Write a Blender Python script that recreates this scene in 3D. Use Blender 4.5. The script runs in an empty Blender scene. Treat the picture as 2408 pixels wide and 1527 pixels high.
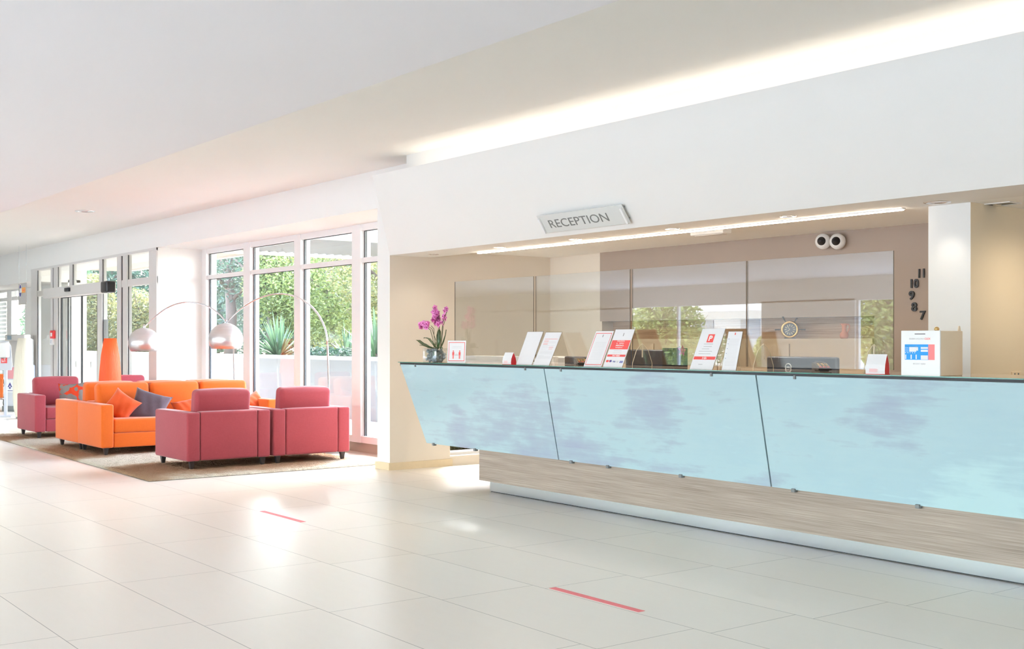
import bpy, bmesh, math, random
from mathutils import Vector, Matrix
random.seed(7)
S = bpy.context.scene
COL = S.collection
PI = math.pi
R = math.radians

# ------------------------------------------------------------------ camera and measuring helpers
F, CX, CY, H = 2746.6, 1204.0, 802.5, 1.335           # focal length and principal point in pixels of a 2408x1527 frame, lens height
_n = math.hypot(2082.45, F)
XR, XF = 2082.45 / _n, -F / _n                        # world X axis seen in (right, forward)
YR, YF = F / _n, 2082.45 / _n
def ray(x, y):
    r = (x - CX) / F
    return (r * XR + XF, r * YR + YF, (CY - y) / F)
def _hit(x, y, k, v):
    d = ray(x, y); t = (v - (H if k == 2 else 0)) / d[k]
    return Vector((d[0] * t, d[1] * t, H + d[2] * t))
def atX(x, y, X): return _hit(x, y, 0, X)
def atY(x, y, Y): return _hit(x, y, 1, Y)
def atZ(x, y, Z): return _hit(x, y, 2, Z)

cam = bpy.data.cameras.new('camera'); cam.sensor_width = 36; cam.lens = 36 * F / 2408
cam.shift_y = (CY - 763.5) / 2408; cam.clip_start = .05; cam.clip_end = 500
co = bpy.data.objects.new('camera', cam); COL.objects.link(co)
co.location = (0, 0, H); co.rotation_euler = (PI / 2, 0, math.atan2(-XF, YF))
S.camera = co

# ------------------------------------------------------------------ materials
def lin(c): return tuple(((v / 255) / 12.92 if v / 255 <= .04045 else ((v / 255 + .055) / 1.055) ** 2.4) for v in c)
class NT:
    def __init__(s, name):
        s.m = bpy.data.materials.new(name); s.m.use_nodes = True
        s.t = s.m.node_tree; s.t.nodes.clear()
        s.out = s.t.nodes.new('ShaderNodeOutputMaterial')
    def n(s, typ, **kw):
        nd = s.t.nodes.new('ShaderNode' + typ)
        for k, v in kw.items():
            if k.startswith('i_'):
                nd.inputs[k[2:].replace('_', ' ')].default_value = v
            else: setattr(nd, k, v)
        return nd
    def l(s, a, b): s.t.links.new(a, b)
    def math(s, op, a, b=None, c=None):
        nd = s.t.nodes.new('ShaderNodeMath'); nd.operation = op
        for i, v in enumerate((a, b, c)):
            if v is None: continue
            if hasattr(v, 'is_output'): s.l(v, nd.inputs[i])
            else: nd.inputs[i].default_value = v
        return nd.outputs[0]
    def mix(s, f, a, b):
        nd = s.t.nodes.new('ShaderNodeMix'); nd.data_type = 'RGBA'
        for i, v in ((0, f), (6, a), (7, b)):
            if hasattr(v, 'is_output'): s.l(v, nd.inputs[i])
            else: nd.inputs[i].default_value = v if i == 0 else (*v, 1)
        return nd.outputs[2]
    def ramp(s, f, stops):
        nd = s.t.nodes.new('ShaderNodeValToRGB'); e = nd.color_ramp.elements
        while len(e) < len(stops): e.new(.5)
        for el, (p, c) in zip(e, stops): el.position = p; el.color = (*c, 1)
        s.l(f, nd.inputs[0]); return nd.outputs[0]
    def coord(s, scale=(1, 1, 1), rot=(0, 0, 0), kind='Object'):
        c = s.n('TexCoord'); mp = s.n('Mapping'); mp.inputs['Scale'].default_value = scale; mp.inputs['Rotation'].default_value = rot
        s.l(c.outputs[kind], mp.inputs[0]); return mp.outputs[0]
    def noise(s, vec, scale, detail=4, rough=.55):
        nd = s.n('TexNoise'); nd.inputs['Scale'].default_value = scale; nd.inputs['Detail'].default_value = detail; nd.inputs['Roughness'].default_value = rough
        s.l(vec, nd.inputs['Vector']); return nd.outputs[0]
    def bsdf(s, color=None, rough=.5, metal=0, spec=.5, **kw):
        b = s.n('BsdfPrincipled')
        if color is not None:
            if hasattr(color, 'is_output'): s.l(color, b.inputs['Base Color'])
            else: b.inputs['Base Color'].default_value = (*color, 1)
        if hasattr(rough, 'is_output'): s.l(rough, b.inputs['Roughness'])
        else: b.inputs['Roughness'].default_value = rough
        b.inputs['Metallic'].default_value = metal; b.inputs['Specular IOR Level'].default_value = spec
        for k, v in kw.items(): b.inputs[k].default_value = v
        s.l(b.outputs[0], s.out.inputs[0]); return b
    def bump(s, b, h, strength=.3, dist=.01):
        nd = s.n('Bump'); nd.inputs['Strength'].default_value = strength; nd.inputs['Distance'].default_value = dist
        s.l(h, nd.inputs['Height']); s.l(nd.outputs[0], b.inputs['Normal'])
M = {}
def simple(key, rgb, rough=.5, metal=0, spec=.5, var=.04, vs=8, bump=0, bs=200, **kw):
    t = NT(key); c = lin(rgb)
    v = t.coord()
    col = t.mix(t.noise(v, vs), tuple(x * (1 - var) for x in c), tuple(min(1, x * (1 + var)) for x in c)) if var else c
    b = t.bsdf(col, rough, metal, spec, **kw)
    if bump: t.bump(b, t.noise(v, bs, 2), bump, .004)
    M[key] = t.m; return t.m
simple('wall_white', (240, 238, 234), .75, var=.01, vs=2)
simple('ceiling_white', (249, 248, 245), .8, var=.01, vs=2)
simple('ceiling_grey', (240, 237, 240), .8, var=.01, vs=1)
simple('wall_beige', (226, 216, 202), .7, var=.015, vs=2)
simple('wall_brown', (160, 144, 132), .6, var=.03, vs=3)
simple('wall_ochre', (246, 230, 202), .7, var=.02, vs=2)
simple('baseboard_beige', (218, 200, 168), .5, var=.05, vs=20)
simple('frame_white', (236, 234, 232), .35, var=.01)
simple('frame_grey', (216, 212, 208), .4, var=.01)
simple('gasket', (40, 40, 44), .5)
simple('black_plastic', (28, 28, 32), .35)
simple('monitor_black', (52, 58, 70), .3)
simple('dark_wood', (52, 46, 46), .35, var=.1)
simple('steel', (232, 242, 246), .14, 1, var=0)
simple('chrome', (225, 225, 228), .08, 1, var=0)
simple('paper', (234, 233, 236), .6, var=.005)
simple('ink_red', (226, 84, 80), .6, var=0)
simple('ink_grey', (150, 146, 148), .6, var=0)
simple('ink_faint', (212, 210, 213), .6, var=0)
simple('ink_blue', (38, 150, 226), .6, var=0)
simple('ink_navy', (70, 80, 160), .6, var=0)
simple('ink_salmon', (240, 130, 130), .6, var=0)
simple('card_red', (200, 34, 44), .5, var=0)
simple('card_brown', (196, 164, 128), .7, var=.05)
simple('tape_red', (226, 104, 112), .5, var=.06)
simple('letter_grey', (112, 114, 110), .5, var=0)
simple('plastic_white', (240, 240, 240), .35, var=.005)
simple('plastic_grey', (206, 208, 218), .45, var=.01)
simple('grey_dark', (120, 122, 124), .5)
simple('box_beige', (246, 226, 196), .45, var=.02)
simple('terracotta', (206, 132, 100), .7, var=.12, vs=60, bump=.2)
simple('brass', (226, 190, 130), .25, 1, var=.05)
simple('clock_face', (120, 128, 142), .5, var=.1)
simple('cream', (236, 224, 196), .5)
simple('red_plastic', (214, 50, 52), .4, var=.02)
simple('orange_plastic', (244, 120, 50), .45, var=.02)
simple('pink_panel', (220, 150, 156), .5, var=.05)
simple('sign_orange', (232, 160, 70), .5, var=0)
simple('sign_navy', (56, 50, 130), .5, var=0)
simple('sign_grey', (188, 184, 180), .5, var=0)
simple('leaf_dark', (58, 82, 42), .35, var=.25, vs=30)
simple('stem', (82, 86, 52), .5, var=.2, vs=40)
simple('petal', (226, 134, 196), .5, var=.18, vs=60)
simple('petal_dark', (168, 24, 110), .5, var=.1, vs=60)
simple('bark', (84, 70, 62), .85, var=.35, vs=14, bump=.6, bs=30)
simple('stone_dark', (112, 126, 130), .35, var=.5, vs=45, bump=.5, bs=60)
simple('concrete_white', (156, 160, 164), .8, var=.03, vs=3)
simple('stucco_beige', (176, 162, 146), .85, var=.03, vs=3)
simple('terrace', (228, 227, 222), .8, var=.06, vs=2)
simple('soil', (120, 112, 84), .9, var=.25, vs=2)
simple('grass', (120, 150, 70), .9, var=.3, vs=3)
simple('louvre_pale', (170, 174, 172), .6, var=.02); simple('louvre_grey', (104, 104, 102), .6, var=.03)
simple('window_dark', (90, 108, 124), .15, var=.1)
simple('cabinet_tan', (198, 178, 152), .5, var=.04, vs=6)
simple('ink_white', (250, 250, 250), .5, var=0)

def floor_mat():
    t = NT('floor_tile'); c = t.n('TexCoord'); s = t.n('SeparateXYZ'); t.l(c.outputs['Object'], s.inputs[0])
    v = t.math('DIVIDE', t.math('ADD', s.outputs[1], -2.156), .597)
    row = t.math('FLOOR', v); fv = t.math('FRACT', v)
    u = t.math('DIVIDE', t.math('SUBTRACT', t.math('ADD', s.outputs[0], 5.335 - .106), t.math('MULTIPLY', row, .106)), 1.207)
    fu = t.math('FRACT', u); iu = t.math('FLOOR', u)
    dv = t.math('MULTIPLY', t.math('MINIMUM', fv, t.math('SUBTRACT', 1, fv)), .597)
    du = t.math('MULTIPLY', t.math('MINIMUM', fu, t.math('SUBTRACT', 1, fu)), 1.207)
    g = t.math('LESS_THAN', t.math('MINIMUM', du, dv),   .0019)
    cb = t.n('CombineXYZ'); t.l(iu, cb.inputs[0]); t.l(row, cb.inputs[1])
    wn = t.n('TexWhiteNoise'); t.l(cb.outputs[0], wn.inputs[0])
    tile = t.mix(wn.outputs[0], lin((237, 229, 217)), lin((240, 233, 222)))
    st = t.noise(t.coord((1.2, 9, 1)), 2, 6)
    tile = t.mix(t.math('MULTIPLY', st, .2), tile, lin((226, 217, 204)))
    col = t.mix(g, tile, lin((150, 142, 133)))
    rg = t.math('ADD', t.math('MULTIPLY', t.noise(t.coord((1.5, 12, 1)), 4, 4), .10), .26)
    b = t.bsdf(col, rg, 0, .42)
    M['floor'] = t.m
floor_mat()

def fabric(key, rgb, rgb2):
    t = NT(key); v = t.coord()
    w1 = t.noise(t.coord((1, 1, .12)), 260, 2); w2 = t.noise(t.coord((.12, .12, 1)), 260, 2)
    big = t.noise(v, 4, 3)
    f = t.math('ADD', t.math('MULTIPLY', t.math('ADD', w1, w2), .38), t.math('MULTIPLY', big, .24))
    b = t.bsdf(t.mix(f, lin(rgb), lin(rgb2)), .85, 0, .25)
    b.inputs['Sheen Weight'].default_value = .25; b.inputs['Sheen Roughness'].default_value = .5
    t.bump(b, t.math('ADD', w1, w2), .25, .002)
    M[key] = t.m
fabric('fabric_orange', (200, 86, 20), (222, 108, 32))
fabric('fabric_plum', (138, 51, 60), (172, 75, 83))
fabric('fabric_mauve', (74, 60, 70), (102, 86, 96))
fabric('fabric_rust', (190, 70, 26), (216, 92, 38))

def pattern_pillow():
    t = NT('fabric_pattern'); v = t.coord((1, 1, 1))
    vo = t.n('TexVoronoi'); vo.inputs['Scale'].default_value = 10; t.l(v, vo.inputs['Vector'])
    m = t.math('LESS_THAN', vo.outputs['Distance'], .56)
    m2 = t.math('MULTIPLY', m, t.math('GREATER_THAN', vo.outputs['Distance'], .1))
    t.bsdf(t.mix(m, lin((196, 62, 34)), lin((128, 120, 116))), .85, 0, .2); M['fabric_pattern'] = t.m
pattern_pillow()

def rug_mat():
    t = NT('rug_pile'); c = t.n('TexCoord'); sx = t.n('SeparateXYZ'); t.l(c.outputs['Object'], sx.inputs[0])
    n0 = t.noise(t.coord((.5, .9, 1)), 1.1, 3)
    ph = t.math('ADD', t.math('ADD', t.math('MULTIPLY', sx.outputs[0], 2.33), t.math('MULTIPLY', sx.outputs[1], .9)), t.math('MULTIPLY', n0, 5))
    w = t.math('MULTIPLY_ADD', t.math('SINE', ph), .5, .5)
    col = t.ramp(w, [(.15, lin((178, 144, 114))), (.45, lin((204, 180, 152))), (.7, lin((240, 232, 212)))])
    sp = t.noise(t.coord(), 85, 4)
    col = t.mix(t.math('MULTIPLY', t.math('SUBTRACT', 1, sp), .5), col, lin((110, 84, 62)))
    b = t.bsdf(col, .95, 0, .1); t.bump(b, sp, 1, .02); M['rug'] = t.m
rug_mat()

def counter_print():
    t = NT('sea_print'); 
    n1 = t.noise(t.coord((.8, .8, 1.0)), .8, 4, .5)
    n2 = t.noise(t.coord((1.1, 1.1, 13)), 2.4, 5, .6)
    n3 = t.noise(t.coord((1, 1, 2.6)), 4, 6, .6)
    f = t.math('ADD', t.math('ADD', t.math('MULTIPLY', n1, .68), t.math('MULTIPLY', n2, .17)), t.math('MULTIPLY', n3, .15))
    col = t.ramp(f, [(.38, lin((156, 165, 188))), (.45, lin((163, 182, 196))), (.49, lin((172, 199, 207))), (.56, lin((168, 196, 206))), (.62, lin((180, 210, 215)))])
    b = t.bsdf(col, .5, 0, .5); b.inputs['Coat Weight'].default_value = 1; b.inputs['Coat Roughness'].default_value = .02; b.inputs['Coat IOR'].default_value = 1.5
    M['sea_print'] = t.m
counter_print()

def laminate(key, a, b_, c):
    t = NT(key)
    n1 = t.noise(t.coord((.6, 4, 75)), 3.4, 5, .6); n2 = t.noise(t.coord((.7, 1, 14)), 1.6, 3)
    f = t.math('ADD', t.math('MULTIPLY', n1, .75), t.math('MULTIPLY', n2, .25))
    t.bsdf(t.ramp(f, [(.36, lin(a)), (.5, lin(b_)), (.64, lin(c))]), .45, 0, .4); M[key] = t.m
laminate('laminate_grey', (130, 115, 104), (158, 142, 130), (178, 163, 150))
laminate('laminate_brown', (140, 108, 82), (176, 142, 112), (196, 166, 136))

def glassmat(key, ior, tint, rough=0.0):
    t = NT(key); fr = t.n('Fresnel'); g = t.n('NewGeometry')
    t.l(t.math('ADD', ior, t.math('MULTIPLY', g.outputs['Backfacing'], 1 / ior - ior)), fr.inputs[0])   # both faces reflect alike
    tr = t.n('BsdfTransparent'); tr.inputs[0].default_value = (*tint, 1)
    gl = t.n('BsdfGlossy'); gl.inputs['Roughness'].default_value = rough
    mx = t.n('MixShader'); t.l(fr.outputs[0], mx.inputs[0]); t.l(tr.outputs[0], mx.inputs[1]); t.l(gl.outputs[0], mx.inputs[2])
    t.l(mx.outputs[0], t.out.inputs[0]); M[key] = t.m
glassmat('glass', 1.45, (.97, .985, .98))
glassmat('acrylic', 1.95, (.95, .965, .955))
glassmat('acrylic_clear', 1.3, (.93, .93, .92))
def edge_mats():
    simple('glass_edge', (60, 128, 112), .15, 0, .6, var=.1)
    simple('acrylic_edge', (226, 212, 184), .2, 0, .5, var=0)
    simple('screen_edge', (112, 102, 88), .3, var=0); simple('slab_top', (196, 176, 158), .06, 0, .8, var=.02)
edge_mats()

def emis(key, rgb, strength):
    t = NT(key); e = t.n('Emission'); e.inputs[0].default_value = (*lin(rgb), 1); e.inputs[1].default_value = strength
    t.l(e.outputs[0], t.out.inputs[0]); M[key] = t.m
emis('led_warm', (255, 238, 218), 75)
emis('lamp_glow', (255, 232, 200), 5)

def leafmat(key, a, b_, trans=.45):
    t = NT(key); g = t.n('NewGeometry')
    col = t.mix(g.outputs['Random Per Island'], lin(a), lin(b_))
    d = t.n('BsdfPrincipled'); t.l(col, d.inputs['Base Color']); d.inputs['Roughness'].default_value = .45
    tl = t.n('BsdfTranslucent'); t.l(col, tl.inputs[0])
    mx = t.n('MixShader'); mx.inputs[0].default_value = trans
    t.l(d.outputs[0], mx.inputs[1]); t.l(tl.outputs[0], mx.inputs[2]); t.l(mx.outputs[0], t.out.inputs[0]); M[key] = t.m
leafmat('leaf_yellow', (80, 98, 48), (150, 160, 96), .35)
leafmat('leaf_green', (44, 74, 48), (104, 134, 96), .35)
leafmat('leaf_deep', (28, 54, 44), (78, 106, 84), .35)
leafmat('leaf_rust', (66, 80, 46), (140, 134, 84), .35)
leafmat('blade_green', (40, 76, 54), (110, 140, 104), .25)

def shade_mat():
    t = NT('shade_metal'); n = t.noise(t.coord((1, 1, 30)), 3, 2)
    b = t.bsdf(t.mix(n, lin((205, 200, 200)), lin((232, 228, 228))), .3, .75, .5); M['shade_metal'] = t.m
shade_mat()
def cone_mats():
    for k, c in (('cone_white', (232, 226, 210)), ('cone_orange', (248, 96, 40))):
        t = NT(k); d = t.bsdf(lin(c), .5, 0, .4); M[k] = t.m
cone_mats()

# ------------------------------------------------------------------ mesh helpers
class MB:
    def __init__(s): s.v = []; s.f = []; s.mi = []; s.sm = []
    def add(s, vs, fs, smooth=False, mi=0, mat=None):
        o = len(s.v)
        s.v += [tuple(mat @ Vector(p)) for p in vs] if mat else [tuple(p) for p in vs]
        for f in fs: s.f.append(tuple(i + o for i in f)); s.mi.append(mi); s.sm.append(smooth)
        return s
    def box(s, x0, x1, y0, y1, z0, z1, mi=0, mat=None):
        v = [(x, y, z) for z in (z0, z1) for y in (y0, y1) for x in (x0, x1)]
        return s.add(v, [(0, 2, 3, 1), (4, 5, 7, 6), (0, 1, 5, 4), (2, 6, 7, 3), (0, 4, 6, 2), (1, 3, 7, 5)], False, mi, mat)
    def rbox(s, cx, cy, cz, hx, hy, hz, r=.02, puff=(0, 0, 0), mid=1, mi=0, mat=None):
        h = (hx, hy, hz); r = min(r, min(h) * .999)
        def ax(a):
            c = [-a, -a + r * .35, -a + r * .7]
            inner = [(-a + r) + (2 * (a - r)) * k / (mid + 1) for k in range(mid + 2)]
            return c + inner + [a - r * .7, a - r * .35, a]
        A = [ax(a) for a in h]; idx = {}; vs = []; fs = []
        def vid(p):
            k = tuple(round(q, 6) for q in p)
            if k not in idx:
                q = [max(-(a - r), min(a - r, c)) for c, a in zip(p, h)]
                d = Vector([c - b for c, b in zip(p, q)])
                if d.length > 1e-9: d = d.normalized() * r
                w = [b + e for b, e in zip(q, d)]
                for i in range(3):
                    if puff[i]:
                        j, l = (i + 1) % 3, (i + 2) % 3
                        w[i] += puff[i] * (w[i] / h[i]) * max(0, 1 - (w[j] / h[j]) ** 2) * max(0, 1 - (w[l] / h[l]) ** 2)
                idx[k] = len(vs); vs.append((w[0] + cx, w[1] + cy, w[2] + cz))
            return idx[k]
        for i in range(3):
            j, l = (i + 1) % 3, (i + 2) % 3
            for sg in (-1, 1):
                for a in range(len(A[j]) - 1):
                    for b in range(len(A[l]) - 1):
                        q = []
                        for da, db in ((0, 0), (1, 0), (1, 1), (0, 1)):
                            p = [0, 0, 0]; p[i] = sg * h[i]; p[j] = A[j][a + da]; p[l] = A[l][b + db]; q.append(vid(p))
                        fs.append(tuple(q if sg > 0 else q[::-1]))
        return s.add(vs, fs, True, mi, mat)
    def lathe(s, prof, n=24, mat=None, mi=0, cap=True, smooth=True, rib=0, ribn=1):
        vs = []; fs = []
        for (r, z) in prof:
            for k in range(n):
                a = 2 * PI * k / n
                rr = r * (1 + (rib if (k % (2 * ribn)) < ribn else -rib)) if rib else r
                vs.append((rr * math.cos(a), rr * math.sin(a), z))
        for i in range(len(prof) - 1):
            for k in range(n):
                fs.append((i * n + k, i * n + (k + 1) % n, (i + 1) * n + (k + 1) % n, (i + 1) * n + k))
        if cap:
            fs.append(tuple(range(n))[::-1]); fs.append(tuple((len(prof) - 1) * n + k for k in range(n)))
        return s.add(vs, fs, smooth, mi, mat)
    def tube(s, pts, r, n=8, mi=0, mat=None, cap=True):
        pts = [Vector(p) for p in pts]; vs = []; fs = []
        rs = r if isinstance(r, (list, tuple)) else [r] * len(pts)
        up = Vector((.13, .31, .94))
        for i, p in enumerate(pts):
            d = (pts[min(i + 1, len(pts) - 1)] - pts[max(i - 1, 0)])
            d = d.normalized() if d.length > 1e-9 else Vector((0, 0, 1))
            a = d.cross(up)
            if a.length < .05: a = d.cross(Vector((1, 0, 0)))
            a.normalize(); b = d.cross(a); up = a.cross(d) if i else up
            for k in range(n):
                t = 2 * PI * k / n; vs.append(p + (a * math.cos(t) + b * math.sin(t)) * rs[i])
        for i in range(len(pts) - 1):
            for k in range(n):
                fs.append((i * n + k, i * n + (k + 1) % n, (i + 1) * n + (k + 1) % n, (i + 1) * n + k))
        if cap: fs.append(tuple(range(n))[::-1]); fs.append(tuple((len(pts) - 1) * n + k for k in range(n)))
        return s.add(vs, fs, True, mi, mat)
    def prism(s, poly, axis, a, b, mi=0, mat=None, smooth=False):
        """poly: 2D points; axis 'x': (y,z) extruded a..b in x; 'y': (x,z); 'z': (x,y)"""
        def P(q, t): return {'x': (t, q[0], q[1]), 'y': (q[0], t, q[1]), 'z': (q[0], q[1], t)}[axis]
        n = len(poly); vs = [P(q, a) for q in poly] + [P(q, b) for q in poly]
        fs = [tuple(range(n)), tuple(range(2 * n - 1, n - 1, -1))] + [(i, i + n, (i + 1) % n + n, (i + 1) % n) for i in range(n)]
        return s.add(vs, fs, smooth, mi, mat)
    def disc(s, c, r, n=20, mi=0, mat=None):
        return s.add([(c[0] + r * math.cos(2 * PI * k / n), c[1], c[2] + r * math.sin(2 * PI * k / n)) for k in range(n)], [tuple(range(n))], False, mi, mat)
    def build(s, name, mats, parent=None, loc=None, rot=None):
        me = bpy.data.meshes.new(name); me.from_pydata(s.v, [], s.f)
        for m in (mats if isinstance(mats, (list, tuple)) else [mats]): me.materials.append(M[m])
        me.polygons.foreach_set('material_index', s.mi); me.polygons.foreach_set('use_smooth', s.sm)
        if len(s.f) < 60000 and name not in NOFIX:
            bm = bmesh.new(); bm.from_mesh(me); bmesh.ops.recalc_face_normals(bm, faces=bm.faces); bm.to_mesh(me); bm.free()
        me.update()
        o = bpy.data.objects.new(name, me); COL.objects.link(o)
        if parent: o.parent = parent
        if loc is not None: o.location = loc
        if rot is not None: o.rotation_euler = rot
        return o
NOFIX = {'crown', 'foliage', 'blades'}
def tag(o, label, cat, group=None, kind=None):
    o['label'] = label; o['category'] = cat
    if group: o['group'] = group
    if kind: o['kind'] = kind
    return o
def thing(name, label, cat, loc=(0, 0, 0), rotz=0, group=None):
    o = bpy.data.objects.new(name, None); COL.objects.link(o); o.empty_display_size = .1
    o.location = loc; o.rotation_euler = (0, 0, rotz)
    return tag(o, label, cat, group)
def root(name, kind='structure'):
    o = bpy.data.objects.new(name, None); COL.objects.link(o); o['kind'] = kind; return o
def struct(name, mb, mats, parent=None):
    o = mb.build(name, mats, parent)
    if not parent: o['kind'] = 'structure'
    return o
def kids(o): return [c for c in list(COL.objects) if c.parent == o]
def dup(o, loc, rotz, label, parent=None):
    r = o.copy(); COL.objects.link(r); r.location = loc; r.rotation_euler = (0, 0, rotz); r['label'] = label
    for ch in kids(o):
        c = ch.copy(); COL.objects.link(c); c.parent = r
        for g in kids(ch):
            d = g.copy(); COL.objects.link(d); d.parent = c
    return r
def text(s, w=None, h=None, ext=.001, bold=0, sp=1.0, name='lettering', mat='ink_grey', parent=None, mtx=None):
    """letters standing in the XZ plane facing -Y, centred on the origin, w wide and h high"""
    cu = bpy.data.curves.new('t', 'FONT'); cu.body = s; cu.size = 1; cu.extrude = .02; cu.offset = bold; cu.space_character = sp; cu.resolution_u = 4
    ob = bpy.data.objects.new('t', cu); COL.objects.link(ob)
    dg = bpy.context.evaluated_depsgraph_get(); me = bpy.data.meshes.new_from_object(ob.evaluated_get(dg))
    bpy.data.objects.remove(ob)
    xs = [v.co.x for v in me.vertices]; ys = [v.co.y for v in me.vertices]
    x0, x1, y0, y1 = min(xs), max(xs), min(ys), max(ys)
    sx = w / (x1 - x0) if w else None; sy = h / (y1 - y0) if h else None
    sx = sx or sy; sy = sy or sx
    for v in me.vertices:
        c = v.co.copy(); v.co = ((c.x - (x0 + x1) / 2) * sx, -ext * (.5 + c.z / .04), (c.y - (y0 + y1) / 2) * sy)
    if mtx: me.transform(mtx)
    me.materials.append(M[mat])
    o = bpy.data.objects.new(name, me); COL.objects.link(o)
    if parent: o.parent = parent
    return o

# ------------------------------------------------------------------ the setting
YL, YW, XC = 6.28, 7.02, -10.37          # lintel / column front, window plane, column side
ZC, ZL, ZB = 3.13, 2.73, 2.22            # upper ceiling, lintel underside, soffit underside
struct('floor', MB().box(-34, 8.2, -10.2, 8.8, -.1, 0), 'floor')
c = MB().box(-34, 8.2, -10.2, 3.4, 2.8, 3.3)
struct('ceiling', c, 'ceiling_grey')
c = MB().box(-34, 8.2, 3.4, 8.8, ZC, 3.3)
c.box(XC, -4.62, 6.75, 8.62, 2.29, 2.45)
c.box(-4.62, 8.2, 6.79, 8.62, ZB, 2.5)
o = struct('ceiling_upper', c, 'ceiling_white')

# soffit fascia over the desk (leans outwards at the top), light trough behind its upper lip
def fx(y): return -9.87 - (min(y, 6.28) - 5.78)
poly = [(5.78, 2.945), (6.28, 2.22), (6.79, 2.22), (6.79, 2.5), (6.0, 2.8), (5.91, 2.8), (5.812, 2.945)]
m = MB(); n = len(poly)
m.add([(fx(y), y, z) for y, z in poly] + [(6, y, z) for y, z in poly],
      [tuple(range(n)), tuple(range(2 * n - 1, n - 1, -1))] + [(i, i + n, (i + 1) % n + n, (i + 1) % n) for i in range(n)])
struct('trim_1', m, 'wall_white')
struct('wall_cove', MB().box(-9.6, 8, 6.0, 6.4, 2.7, ZC), 'wall_white')
m = MB().box(-34, -9.5, YL, 7.25, ZL, ZC)
m.box(-34, -23.79, YL, 7.25, 2.5, ZL)
struct('wall_lintel', m, 'wall_white')
# column and left wall of the reception alcove with a low window
m = MB().box(-10.62, XC, YL, 7.03, 0, ZL)
m.box(-10.62, XC, 7.03, 8.7, .9, ZL); m.box(-10.62, XC, 8.25, 8.7, 0, .9); m.box(-10.62, XC, 7.03, 8.25, 0, .1)
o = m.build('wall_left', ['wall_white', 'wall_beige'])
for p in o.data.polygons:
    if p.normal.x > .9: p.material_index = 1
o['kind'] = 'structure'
m = MB().box(-10.635, XC + .015, YL - .02, YL, 0, .075); m.box(XC, XC + .018, YL, 7.05, 0, .075)
struct('baseboard_left', m, 'baseboard_beige')
w3 = root('window_3')
m = MB().box(-10.66, -10.45, 7.03, 8.25, .1, .13); m.box(-10.6, -10.55, 7.03, 7.07, .1, .9); m.box(-10.6, -10.55, 8.2, 8.25, .1, .9)
m.build('window_frame', 'frame_white', w3)
MB().box(-10.58, -10.572, 7.07, 8.2, .14, .9).build('window_pane', 'glass', w3)
# back of the reception alcove
m = MB().box(XC - .3, -9.48, 8.41, 8.7, 0, 2.4); m.box(-9.48, 8.2, 8.6, 8.8, 0, ZC)
struct('wall_back', m, 'wall_beige')
m = MB().box(-9.48, -4.3, 8.38, 8.6, 1.547, 2.29); m.box(-6.0, -4.3, 8.38, 8.6, 0, 1.547)
struct('wall_panel', m, 'wall_brown')
struct('trim_2', MB().box(-9.48, -6.0, 8.57, 8.6, 1.3, 1.547), 'laminate_brown')
# pier to the right of the desk
o = MB().box(-4.465, -4.162, 6.82, 8.6, 0, 2.3).build('wall_pier', ['wall_white', 'wall_ochre']); o['kind'] = 'structure'
for p in o.data.polygons:
    if p.normal.x > .9: p.material_index = 1
struct('wall_right', MB().box(8, 8.2, -10, 8.6, 0, 3.2), 'wall_white')
struct('wall_far', MB().box(-34, -33.8, -10, 7.2, 0, 3.2), 'wall_white')

# glazed front of the lobby, across from the desk
m = MB().box(-34, 8.2, -10.2, -10, 2.26, 2.82)
m.box(-34, -25.2, -10.2, -10, 0, 2.3); m.box(-18.9, -16.2, -10.2, -10, 0, 2.3); m.box(-25.2, 8.2, -10.2, -10, 0, .06)
struct('wall_front', m, 'wall_white')
w4 = root('window_4')
m = MB()
for x in (-25.2, -22.1, -18.95, -16.2, -13.0, -9.8, -6.6, -3.4, -.2, 3, 6, 7.95): m.box(x, x + .06, -10.14, -10.06, .06, 2.26)
m.build('window_frame', 'frame_white', w4)
MB().box(-25.2, -18.9, -10.105, -10.1, .06, 2.26).build('window_pane', 'glass', w4)
MB().box(-16.2, 8, -10.105, -10.1, .06, 2.26).build('window_pane', 'glass', w4)

# big window beside the sofas
m = MB().box(-17.3, -10.62, YW + .02, YW + .2, 0, .12)
struct('wall_sill', m, 'stucco_beige')
struct('wall_return', MB().box(-17.3, -17.03, YL + .02, YW + .2, 0, ZL), 'wall_white')
w2 = root('window_2')
f = MB(); g = MB()
f.box(-17.03, -10.62, YW - .03, YW + .09, .12, .2); f.box(-17.03, -10.62, YW - .03, YW + .09, 2.655, ZL)
f.box(-17.03, -10.62, YW - .02, YW + .08, 2.272, 2.331)
mull = [(-17.03, -16.86), (-15.52, -15.3), (-13.94, -13.76), (-12.41, -12.2), (-10.70, -10.62)]
for a, b in mull: f.box(a, b, YW - .04, YW + .1, .12, ZL)
f.build('window_frame', 'frame_white', w2)
k = MB()
for i in range(4):
    a, b = mull[i][1], mull[i + 1][0]
    for z0, z1 in ((.2, 2.272), (2.331, 2.655)):
        k.box(a, a + .014, YW + .014, YW + .022, z0, z1); k.box(a + .032, a + .04, YW + .018, YW + .026, z0, z1); k.box(a, b, YW + .014, YW + .022, z1 - .008, z1)
k.build('window_seal', 'gasket', w2)
for i in range(4):
    a, b = mull[i][1], mull[i + 1][0]
    for z0, z1 in ((.2, 2.272), (2.331, 2.655)):
        MB().box(a, b, YW + .028, YW + .034, z0, z1).build('window_pane', 'glass', w2)

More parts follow.
